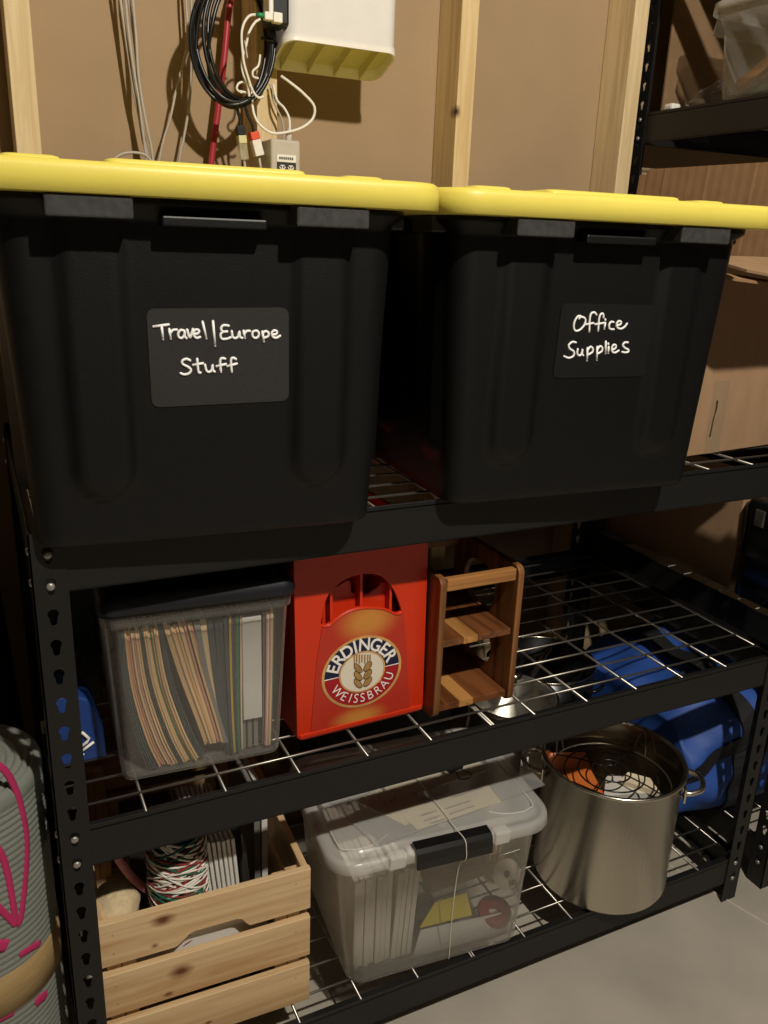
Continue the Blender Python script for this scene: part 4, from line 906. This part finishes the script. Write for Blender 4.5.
def stroke(pts, hw):
    P = smooth_path([(*cz_(*p_), 0) for p_ in pts], 8); Q_ = [on_cyl(p_[0], p_[1], MR) for p_ in P]
    ab = [(MR*math.atan2(q_[1]-MC[1], q_[0]-MC[0]), q_[2]) for q_ in Q_]; ab = [(a_ if a_ < .5*PI*MR else a_-2*PI*MR, z_) for a_, z_ in ab]; lo_ = []
    n_ = len(ab)
    for i, (a_, z_) in enumerate(ab):
        d_ = np.array(ab[min(i+1, n_-1)])-np.array(ab[max(i-1, 0)]); d_ = d_/(np.linalg.norm(d_)+1e-9); e_ = np.array((-d_[1], d_[0])); w_ = hw*(1 if 0 < i < n_-1 else .6)
        l_ = []
        for s_, r_ in ((-1, MR-.002), (-1, MR+.0002), (-.4, MR+.0006), (.4, MR+.0006), (1, MR+.0002), (1, MR-.002)):
            aa, z2 = a_+e_[0]*w_*s_, z_+e_[1]*w_*s_; l_.append((r_*math.cos(aa/MR), r_*math.sin(aa/MR), z2))
        lo_.append(l_)
    mb = MB(); mb.loft(lo_, True, True, True); obj('pink_print', mb, M['mat_pink'], t, label='pink printed petal line')
stroke([(-60, 200), (-20, 200), (15, 222), (45, 270), (70, 345), (86, 440), (82, 560), (66, 690), (52, 712)], .0042)
stroke([(-50, 440), (0, 480), (22, 540), (38, 620), (52, 712)], .0042)
stroke([(-60, 600), (-20, 640), (20, 680), (52, 712)], .0042)
stroke([(-40, 770), (-5, 778), (24, 776)], .0085); stroke([(62, 806), (90, 790), (128, 768)], .0050); stroke([(112, 962), (128, 945), (148, 930)], .0070); stroke([(-20, 1014), (12, 1000), (46, 982)], .0070)
zb0, zb1 = on_cyl(30, 1000, MR)[2], on_cyl(30, 958, MR)[2]
mb = MB(); mb.lathe([(MR-.002, zb0), (MR+.0012, zb0+.001), (MR+.0016, (zb0+zb1)/2), (MR+.0012, zb1-.001), (MR-.002, zb1)], 72); obj('band', mb, M['band'], t, label='tan band round the mat')
# ------------------------------------------------------------------ dark bundle added to blacken the shaded gap left of the shelving
M['filler_dark'] = mat('dark_teal_filler', '#0d1213', .9, var=.3, scale=10)
mb = MB(); rr_loft(mb, [(0, .36, .26, .05), (.02, .40, .30, .06), (.45, .41, .31, .07), (.78, .38, .29, .07), (.85, .33, .24, .06), (.87, .2, .15, .05)], -.245, .45, True, True, 8); single('dark_filler', mb, M['filler_dark'], 'dark bundle added to fill the shadowed gap behind the rolled mat', 'bag')
M['cream_paper'] = mat('cream_tube', '#d8cfae', .7)
pz = on_y(47, 736, .24); mb = MB(); mb.tube([(pz[0]-.006, .24, ZM+.0105), (pz[0]+.05, .245, ZM+.0105)], .0095, 14); single('cardboard_tube', mb, M['cream_paper'], 'cream paper tube poking past the left end of the middle shelf', 'tube')

# ------------------------------------------------------------------ big open cardboard box behind the office tote
FX = Frame((.968, .072, ZT+.001), math.radians(5.6)); XW, XH, XD = .325, .325, .49
t = thing('cardboard_box', 'large open cardboard box right of the office supplies tote', 'box', tuple(FX.loc), FX.rz)
mb = MB(); th_ = .004
LX = .042; mb.box(LX, XW, 0, th_, 0, XH, .0006); mb.box(LX, XW, XD-th_, XD, 0, XH, .0006); mb.box(LX, LX+th_, th_, XD-th_, 0, XH, .0006); mb.box(XW-th_, XW, th_, XD-th_, 0, XH, .0006); mb.box(LX+th_, XW-th_, th_, XD-th_, 0, th_)
obj('body', mb, M['kraft'], t)
def flap(outline, Mx, nm='flap', m_='kraft'):
    mb = MB(); mb.plate([outline], .0038, Mx); return obj(nm, mb, M[m_], t)
# right flap upright, with a crushed corrugated look
mb = MB(); y0_, y1_ = .01, XD-.045; n_ = 70; lo_ = []
for i in range(n_+1):
    y_ = y0_+(y1_-y0_)*i/n_; c_ = .0007*math.sin(i*1.9)-.0016*(1 if i % 17 == 8 else 0)
    tp = XH+.165-(.010 if i > n_-4 else 0)
    c_ *= .35; lo_.append([(XW-.004+c_, y_, XH+.001), (XW+c_, y_, XH+.001), (XW+.014+c_, y_, tp), (XW+.010+c_, y_, tp)])
mb.loft(lo_, True, True, False); obj('flap', mb, M['kraft2'], t, label='upright ribbed flap')
# front flap hanging out towards the viewer, torn at its left end
mb = MB(); lo_ = []
fl = [(LX, 0), (.012, .03), (-.012, .07), (-.018, .11), (-.004, .140), (.02, .152), (XW, .152), (XW, 0)]
A = T((0, 0, XH-.0005)) @ Rx(PI+math.radians(9)) @ Matrix.Diagonal((1, 1, 1, 1))
flap(fl, A)
mb = MB(); mb.tube([A @ Vector((x_, .1535+.0016*(i % 2), .0016*(1 if i % 2 else -1))) for i, x_ in enumerate(np.linspace(.022, XW, 70))], .0009, 4); obj('corrugated_edge', mb, M['kraft'], t)
flap([(.0, 0), (.06, .03), (.085, .062), (.08, .075), (.055, .07), (.02, .05), (0, .03)], T((-.050, -.055, XH-.022)) @ Rx(PI+math.radians(10)), 'torn_flap', 'kraft2')
mb = MB(); mb.box(LX+.008, XW-.012, XD-.004, XD, XH, XH+.10, .0006, T((0, 0, 0))); obj('flap', mb, M['kraft2'], t)
M['tape'] = clear('packing_tape', '#c9b79a', .12, .15)
mb = MB(); mb.box(.095, .135, -.0008, -.0001, 0, .125); obj('tape', mb, M['tape'], t)
M['tear'] = mat('tear_mark', '#3f2a16', .9)
mb = MB(); mb.tube(smooth_path([(.108, -.0008, .092), (.109, -.0008, .078), (.106, -.0008, .06), (.104, -.0008, .03)], 4), [.0018]*5+[.0013]*8, 5); obj('tear', mb, M['tear'], t)

# ------------------------------------------------------------------ goods on the tall unit
ZU = 1.567
FU = Frame((X2+.030, .505, ZU+.002), math.radians(-90))     # left face seen as the front: local x runs toward the camera
UW, UH, UD = .40, .165, .30
t = thing('storage_bin', 'clear plastic bin of wood pieces on the tall unit', 'storage box', tuple(FU.loc), FU.rz)
cx, cy = UW/2, UD/2; mb = MB()
rr_loft(mb, [(0, UW-.06, UD-.05, .03), (.004, UW-.04, UD-.035, .036), (.014, UW-.03, UD-.024, .04), (UH-.035, UW-.006, UD-.006, .045), (UH-.034, UW+.03, UD+.03, .05), (UH-.010, UW+.022, UD+.022, .05), (UH, UW+.024, UD+.024, .05)], cx, cy, True, False, 8)
rr_loft(mb, [(UH, UW+.016, UD+.016, .048), (UH-.034, UW-.010, UD-.010, .043), (.014, UW-.036, UD-.03, .036), (.005, UW-.05, UD-.045, .03)], cx, cy, False, True, 8)
obj('body', mb, M['clear'], t)
mb = MB(); rr_loft(mb, [(UH, UW+.036, UD+.036, .052), (UH+.018, UW+.034, UD+.034, .052), (UH+.022, UW+.02, UD+.02, .045), (UH+.018, UW-.01, UD-.01, .035)], cx, cy, True, True, 8); obj('lid', mb, M['clear_lid'], t)
sw = [wood('kindling_a', '#c08a55', '#8f5f38', 'x', 60), wood('kindling_b', '#b5794a', '#7d5030', 'x', 60), mat('slate_piece', '#4c5356', .6), mat('moss_piece', '#5c7040', .8)]
pieces = [(x_+.012*math.sin(k_*2.3), .022+(y_*1.7+.05*k_) % .21, z_+.02*k_, a_+5*math.sin(k_*3+x_*40), l_*.62, m_) for k_ in range(2) for (x_, y_, z_, a_, l_, m_) in [(.075, .030, .018, -28, .17, 0), (.11, .055, .02, -33, .19, 1), (.17, .04, .045, -38, .17, 2), (.20, .06, .02, -24, .20, 0), (.24, .035, .02, -30, .16, 1), (.26, .075, .04, -20, .16, 0), (.055, .05, .012, -12, .10, 3), (.15, .09, .02, -26, .18, 0), (.30, .05, .03, -22, .12, 1), (.13, .04, .012, 6, .12, 2), (.22, .11, .015, -10, .2, 1)] if not (k_ and m_ == 3)]
for i, (x_, y_, z_, an_, ln, mi) in enumerate(pieces):
    mb = MB(); w_ = .009 if mi < 2 else .007
    mb.box(-ln/2, ln/2, -w_, w_, -w_*1.2, w_*1.2, .002); rad = math.radians(an_)
    zc = .012+abs(math.sin(rad))*ln/2+.012
    o = obj('wood_piece' if mi < 2 else ('slate_piece' if mi == 2 else 'moss_piece'), mb, sw[mi]); o.matrix_world = FU.M @ T((min(x_-.005, UW-.09), y_, zc+z_*.9)) @ Rz(.15*math.sin(i*2.1)) @ Ry(rad)
    o['label'] = {0: 'pale wood stick tilted inside the clear bin', 1: 'reddish wood stick tilted inside the clear bin', 2: 'grey slate strip among the wood sticks in the clear bin', 3: 'green mossy piece in the bottom corner of the clear bin'}[mi]
    o['category'] = 'wood piece' if mi < 2 else ('stone' if mi == 2 else 'moss')
    if mi != 3: o['group'] = {0: 'pale sticks in the clear bin', 1: 'reddish sticks in the clear bin', 2: 'slate strips in the clear bin'}[mi]
# cardboard sheet standing at the back, crinkled film bag lying before it
mb = MB(); M['kraft3'] = mat('cardboard_brown', '#80664a', .85, var=.08, scale=40, spec=.2)
mb.box(X2+.05, X2+.75, .645, .651, ZU+.001, ZU+.28, .001); single('cardboard_sheet', mb, M['kraft3'], 'cardboard sheet standing at the back of the tall unit', 'cardboard')
bb = np.array((X2+.105, .57, ZU+.002)); mb = MB(); lo_ = []
for i in range(15):
    f = i/14; l_ = []
    for k in range(20):
        a_ = 2*PI*k/20; r1 = .055*math.sin(PI*min(1, .12+f*.9))**.6; wv = 1+.18*math.sin(3*a_+i*1.3)+.12*math.sin(7*a_-i*.9)
        l_.append((bb[0]+.72*r1*wv*math.cos(a_)+.02*f, bb[1]+r1*wv*math.sin(a_)-.015*f, bb[2]+.055*f*(1+.2*math.sin(2*a_+1)) if i else bb[2]))
    lo_.append(l_)
mb.loft(lo_, True, True, True); single('plastic_bag', mb, M['film'], 'crumpled clear plastic bag behind the rear post of the tall unit', 'bag')
mb = MB(); mb.box(X2+.022, X2+.048, .585, .612, ZU+.001, ZU+.016, .005); single('paper_wad', mb, M['white_card'], 'small white paper wad beside the crumpled plastic bag', 'paper')
mb = MB(); mb.box(X2+.05, X2+.72, .03, .63, 1.864, 2.12, .004); single('cardboard_box', mb, M['kraft2'], 'added shade-casting cardboard box on the topmost shelf of the tall unit', 'box')  # box added mostly out of view, its shadow darkens the shelf below
# middle shelf of the tall unit
ZV = .588
mb = MB(); mb.box(X2+.034, X2+.50, .235, .640, ZV+.001, ZV+.37, .003); single('cardboard_box', mb, M['kraft'], 'closed cardboard box on the tall unit behind the black case', 'box')
t = thing('tool_case', 'glossy black case on the tall unit beside the right post', 'case', (X2+.152, .116, ZV))
M['gloss_black'] = mat('gloss_black', '#0e0f10', .22, var=.1)
mb = MB(); rr_loft(mb, [(.001, .25, .20, .02), (.004, .262, .212, .026), (.20, .27, .22, .028), (.215, .26, .21, .026), (.22, .23, .18, .02)], 0, 0, True, True, 6); obj('body', mb, M['gloss_black'], t)
mb = MB(); mb.tube(smooth_path([(-.06, 0, .219), (-.055, 0, .25), (0, 0, .262), (.055, 0, .25), (.06, 0, .219)], 6), .008, 8); obj('handle', mb, M['gloss_black'], t)
for yy in (-.06, .06):
    mb = MB(); mb.box(-.138, -.133, yy-.012, yy+.012, .165, .20, .002); obj('clasp', mb, M['chrome'], t)
mb = MB(); mb.box(X2+.055, X2+.11, .004, .030, ZV+.001, ZV+.07, .004); single('white_pack', mb, M['white_card'], 'small white pack in front of the glossy black case', 'pack')

# ------------------------------------------------------------------ cables, router and power unit on the wall
M['cable_grey'] = mat('cable_grey', '#b3aa9b', .5, var=.05); M['cable_black'] = mat('cable_black', '#0f0f10', .35, var=.1, spec=.6); M['cable_white'] = mat('cable_white', '#e9e3d6', .45, var=.03)
M['pex_red'] = mat('red_pipe', '#aa323a', .32, var=.05, spec=.6); M['white_shell'] = mat('white_shell', '#ece6da', .4, var=.02, spec=.45); M['vent_shell'] = mat('cream_vent', '#d6cf9c', .6, var=.05)
M['ups'] = mat('warm_grey_shell', '#bdb4a4', .5, var=.03); M['dark_print'] = mat('dark_print', '#2a2620', .5); M['green_boot'] = mat('green_boot', '#1f8a5a', .45); M['orange_tag'] = mat('orange_tag', '#e2532b', .5)
M['frosted_plug'] = clear('frosted_plug', '#d8cfae', .4, .3)
def wire(pxs, Ys, r_, m_, name, lab, group=None, seg=8):
    if not isinstance(Ys, (list, tuple)): Ys = [Ys]*len(pxs)
    P = [on_y(x_, y_, Y_) for (x_, y_), Y_ in zip(pxs, Ys)]
    if pxs[0][1] < -10:                                                   # runs on up the wall
        d_ = (P[0]-P[1])/np.linalg.norm(P[0]-P[1])
        for k_ in range(1, 12):
            f_ = max(0, 1-k_/6); v_ = d_*f_+np.array((0, 0, 1.))*(1-f_); P.insert(0, P[0]+.1*v_/np.linalg.norm(v_))
    P = smooth_path(P, 8); mb = MB(); mb.tube(P, r_, seg); return single(name, mb, m_, lab, 'cable', group)
w5 = lambda l: [(100+x_/5.486, y_/5.486) for x_, y_ in l]
down = lambda l, dx: l+[(l[-1][0]+dx, l[-1][1]+110)]
wire(down(w5([(95, -120), (112, 0), (138, 180), (160, 330), (182, 480), (215, 640), (238, 780), (262, 880)]), 14), .690, .0026, M['cable_grey'], 'wall_cable', 'leftmost grey cable of the bundle running down beside the left stud')
wire(down(w5([(130, -120), (140, 0), (160, 200), (188, 400), (215, 560), (232, 700), (255, 870)]), 14), .680, .0026, M['cable_grey'], 'wall_cable', 'grey cable crossing the middle of the bundle by the left stud')
wire(down(w5([(150, -120), (158, 0), (185, 190), (205, 380), (212, 560), (230, 700), (262, 870)]), 14), .688, .0026, M['cable_grey'], 'wall_cable', 'grey cable just right of the middle of the bundle')
wire(down(w5([(172, -120), (180, 0), (198, 200), (210, 400), (232, 560), (262, 720), (290, 870)]), 14), .676, .0026, M['cable_grey'], 'wall_cable', 'rightmost grey cable of the bundle running down beside the left stud')
wire(w5([(60, 900), (95, 860), (140, 840), (200, 838), (255, 855), (290, 900)]), .640, .0024, M['cable_grey'], 'wall_cable', 'grey cable looping just above the lid of the travel tote')
wire(down(w5([(468, -120), (472, 0), (480, 150), (470, 290), (425, 460), (385, 650), (325, 880)]), -14), .694, .0022, M['cable_grey'], 'wall_cable', 'thin grey cable slanting down left of the black coil')
wire(down(w5([(492, -120), (500, 0), (505, 200), (500, 420), (486, 600), (455, 780), (435, 890)]), -8), .690, .0024, M['cable_grey'], 'wall_cable', 'pale cable running straight down left of the red pipe')
wire(down([(236, -22), (229, 10), (224, 60), (218, 110), (211, 165)], -10), .695, .0058, M['pex_red'], 'water_pipe', 'red plastic pipe running down behind the black coil', seg=14)
# black coil: turns of one cable
w6 = lambda x_, y_: (180+x_/5.486, y_/5.486)
mb = MB(); turns = [(55, 520, 592, .612), (62, 505, 575, .606), (80, 515, 583, .622), (125, 498, 560, .600), (150, 488, 552, .616), (178, 508, 545, .608), (72, 478, 568, .628), (95, 470, 590, .618)]
P = []
for k, (xl_, xr2, yb2, Y_) in enumerate(turns):
    yt2 = -150+18*(k % 3); cxx, cyy = (xl_+xr2)/2, (yb2+yt2)/2
    for i in range(14):
        f = i/14; a_ = 2*PI*f-PI/2
        nx2 = turns[(k+1) % len(turns)]; bl = max(0, f-.7)/.3
        l2, r2_, b2_, Y2_ = [u*(1-bl)+v*bl for u, v in zip((xl_, xr2, yb2, Y_), nx2)]
        sk = 25*math.sin(a_)                         # lean of the loop
        x_ = (l2+r2_)/2+(r2_-l2)/2*math.cos(a_)-sk*.3+(28 if math.cos(a_) > .3 and math.sin(a_) < 0 else 0)*0
        y_ = (b2_+yt2)/2-(b2_-yt2)/2*math.sin(a_)*(-1)*-1
        P.append(on_y(*w6(x_, y_), Y2_+.006*math.sin(a_*2+k)))
mb.tube(smooth_path(P, 4), .0033, 8); t = thing('cable_coil', 'coil of glossy black cable hanging left of the white router', 'cable', tuple(P[0])); obj('loops', mb, M['cable_black'], t, True)
mb = MB(); p_ = on_y(*w6(490, 230), .612); mb.tube([p_+np.array((-.016, -.004, .004)), p_+np.array((0, -.014, .0)), p_+np.array((.014, -.006, -.004))], .003, 8); obj('cable_tie', mb, M['cable_black'], t, True)
for pts, nm in (([(205, 104), (208, 118), (212, 126)], 'a'), ([(218, 106), (224, 120), (249, 128), (253, 134)], 'b')): pass
wire([(236, 104), (238, 112), (240, 120), (240, 128)], .612, .0028, M['cable_black'], 'cable_end', 'black cable end hanging from the coil into the clear plug')
wire([(245, 104), (248, 116), (252, 124), (254, 134)], .606, .0028, M['cable_black'], 'cable_end', 'black cable end hanging from the coil into the orange-tagged plug')
def plug(px0, px1, Y_, w_, m_, name, lab, parts):
    a_, b_ = on_y(*px0, Y_), on_y(*px1, Y_); ax_ = Vector(b_-a_); ln = ax_.length; Q = T(Vector(a_)) @ ax_.to_track_quat('Z', 'Y').to_matrix().to_4x4()
    t = thing(name, lab, 'plug', tuple(b_))
    for nm, f0, f1, ww, mm in parts:
        mb = MB(); mb.box(-ww*w_/2, ww*w_/2, -w_*.4, w_*.4, f0*ln, f1*ln, .0012, Q); obj(nm, mb, mm, t, True)
    mb = MB(); mb.tube([b_, b_+np.array((.003, 0, -.02)), b_+np.array((.008, 0, -.06))], .0024, 7); obj('lead', mb, M['cable_grey'], t, True)
plug((240, 126), (244, 160), .612, .018, None, 'cable_plug', 'frosted clear plug hanging below the black coil', [('strain_boot', 0, .28, .5, M['cable_black']), ('collar', .28, .52, .95, M['vent_shell']), ('housing', .50, 1., .8, M['frosted_plug'])])
plug((253, 132), (259, 156), .604, .020, None, 'cable_plug', 'white plug with orange tag hanging beside the frosted plug', [('orange_tag', 0, .32, .95, M['orange_tag']), ('housing', .33, 1., .85, M['white_shell'])])
# white router
t = thing('router', 'white wall router with cream ribbed underside', 'router', (.590, YS, 1.56))
x0_, x1_, y0_, y1_ = .497, .690, .598, YS-.001; yb2 = YS-.001
zf, zb2 = 1.606, 1.561
mb = MB(); cxr, cyr = (x0_+x1_)/2, (y0_+y1_+.055)/2; dp = y1_-y0_
x0_, x1_, y0_ = .472, .684, .555; cxr = (x0_+x1_)/2; dp = y1_-y0_; cyr = (y0_+y1_)/2; zf = 1.594
def shell(z_, ins): return [(cxr+p[0], cyr+p[1], z_) for p in rr(x1_-x0_-ins, dp-ins*.6, .022, 8)]
def slope_loop(dz, ins): return [(q_[0], q_[1], zf+dz-(zf-zb2)*(q_[1]-y0_)/dp) for q_ in shell(0, ins)]
mb.loft([slope_loop(0, .000), slope_loop(.012, .0), slope_loop(.0125, .004), [(q_[0], q_[1], 1.95) for q_ in shell(0, .004)]], False, True)
mb.loft([slope_loop(0, .000), slope_loop(0, .008), slope_loop(.018, .010)], False, False)
obj('shell', mb, M['white_shell'], t, True)
mb = MB(); mb.loft([slope_loop(.016, .009), slope_loop(.0165, .009)], True, True, False); un = obj('underside', mb, M['vent_shell'], t, True, label='cream recessed underside')
for f in (.10, .34, .58, .82):
    mb = MB(); xx = x0_+(x1_-x0_)*f; mb.add([(xx-.0012, y0_+.004, zf-.002), (xx+.0012, y0_+.004, zf-.002), (xx+.0012, y1_-.004, zb2+.000), (xx-.0012, y1_-.004, zb2+.000),
        (xx-.0012, y0_+.004, zf+.016), (xx+.0012, y0_+.004, zf+.016), (xx+.0012, y1_-.004, zb2+.018), (xx-.0012, y1_-.004, zb2+.018)], [(0, 3, 2, 1), (4, 5, 6, 7), (0, 1, 5, 4), (1, 2, 6, 5), (2, 3, 7, 6), (3, 0, 4, 7)]); obj('rib', mb, M['vent_shell'], un, True)
# small black optical terminal with white and green connector
pb = on_y(275, 24, .56); t = thing('optical_terminal', 'small black terminal box with green fibre plug beside the router', 'network box', (pb[0], .56, pb[2]))
p0, p1 = on_y(269, 22, .56), on_y(289, 22, .56); zt_ = pb[2]
mb = MB(); mb.box(p0[0], p1[0], .556, .60, zt_-.002, zt_+.14, .005); obj('housing', mb, M['powder'], t, True)
mb = MB(); mb.box(p0[0]-.002, p0[0]+.006, .553, .585, zt_+.010, zt_+.14, .002); obj('face_plate', mb, M['white_shell'], t, True)
mb = MB(); q0_, q1_ = on_y(264, 12, .545), on_y(287, 24, .545); mb.box(q0_[0], q0_[0]+.014, .540, .552, q1_[2]+.001, q1_[2]+.013, .0015); mb.box(q0_[0]+.0145, q0_[0]+.030, .539, .5535, q1_[2]-.001, q1_[2]+.014, .0015); cn = obj('connector', mb, M['white_shell'], t, True)
mb = MB(); mb.tube([(q0_[0]+.001, .546, q1_[2]+.007), (q0_[0]-.006, .546, q1_[2]+.0075), (q0_[0]-.013, .546, q1_[2]+.007)], [.0042, .0036, .0024], 10); obj('green_boot', mb, M['green_boot'], cn, True)
b6 = lambda l: [w6(*p_) for p_ in l]
wire(b6([(415, 80), (380, 88), (350, 130), (338, 190), (342, 270), (352, 350), (375, 430), (400, 500), (430, 535), (460, 528)]), .585, .0022, M['cable_white'], 'patch_cable', 'thin white cable from the green plug across the black coil')
wire(b6([(440, 105), (410, 125), (378, 180), (362, 250), (340, 330), (345, 400), (370, 460), (380, 530)]), .592, .0022, M['cable_white'], 'patch_cable', 'white cable with a pale label inside the black coil')
mb = MB(); a_ = on_y(*w6(350, 225), .590); b_ = on_y(*w6(365, 320), .590); mb.box(-.006, .006, -.001, .001, 0, float(np.linalg.norm(b_-a_)), .0004, T(Vector(a_)) @ Vector(b_-a_).to_track_quat('Z', 'Y').to_matrix().to_4x4()); single('cable_tag', mb, M['ups'], 'pale paper tag on the white cable inside the coil', 'tag')
wire(b6([(340, 510), (312, 490), (320, 460), (350, 450), (375, 470), (365, 505), (330, 500)]), .600, .0020, M['cable_white'], 'patch_cable', 'small white cable loop low inside the black coil')
wire(b6([(440, 300), (430, 360), (400, 390), (402, 420), (430, 430)]), .602, .0020, M['cable_white'], 'patch_cable', 'short white cable curl at the right inside the coil')
wire([(281, 76), (292, 84), (304, 94), (314, 106), (313, 118), (303, 127), (288, 132), (272, 133), (260, 125), (254, 114), (252, 100), (252, 88)], [.600, .59, .585, .58, .58, .58, .585, .59, .595, .6, .605, .61], .0024, M['cable_white'], 'power_cable', 'white cable looping out to the right under the router')
wire([(273, 84), (277, 100), (284, 108), (289, 118), (290, 132), (291, 142)], [.62, .61, .6, .595, .59, .59], .0022, M['cable_white'], 'power_cable', 'white lead dropping into the grey power unit')
wire([(270, 84), (274, 102), (282, 120), (284, 134), (283, 142)], .632, .0018, M['cable_grey'], 'power_cable', 'thin grey lead dropping into the grey power unit')
# grey power unit
a_, b_ = on_y(271, 138, .57), on_y(300.5, 141, .57); zt_ = (a_[2]+b_[2])/2; xc = (a_[0]+b_[0])/2; wu = (b_[0]-a_[0])
t = thing('power_unit', 'grey power unit with a printed dark label above the travel tote', 'power supply', (xc, .605, 1.354))
mb = MB(); mb.box(xc-wu/2, xc+wu/2, .57, YS-.001, 1.354, zt_, .004); obj('housing', mb, M['ups'], t, True)
mb = MB(); mb.lathe([(.0065, 0), (.006, .006), (.0035, .016), (.0032, .022)], 14, c=(on_y(289, 140, .59)[0], .592, zt_-.001)); obj('cable_gland', mb, M['ups'], t, True)
la, lb_ = on_y(277, 154, .569), on_y(296, 154, .569)
mb = MB(); mb.box(la[0], lb_[0], .5688, .5699, la[2]-.012, la[2], .0); l_ = obj('label', mb, M['white_shell'], t, True)
mb = MB(); mb.box(la[0], lb_[0], .5688, .5699, la[2]-.060, la[2]-.0125, .0); obj('label', mb, M['dark_print'], t, True, label='dark printed label')
mb = MB()
for k in range(7): mb.box(la[0]+.004+.0038*k, la[0]+.0066+.0038*k, .5683, .5689, la[2]-.008, la[2]-.004)
obj('label_print', mb, M['dark_print'], l_, True)
mb = MB(); lw_ = lb_[0]-la[0]
for cxx in (la[0]+lw_*.28, la[0]+lw_*.72):
    for s in (-1, 1): mb.tube([(cxx-s*.0055, .5686, la[2]-.020), (cxx+s*.0055, .5686, la[2]-.034)], .0012, 5)
    mb.tube([(cxx, .5686, la[2]-.018), (cxx, .5686, la[2]-.038)], .0012, 5); mb.tube([(cxx-.004, .5686, la[2]-.018), (cxx+.004, .5686, la[2]-.018)], .0012, 5)
obj('label_mark', mb, M['white_shell'], l_, True)
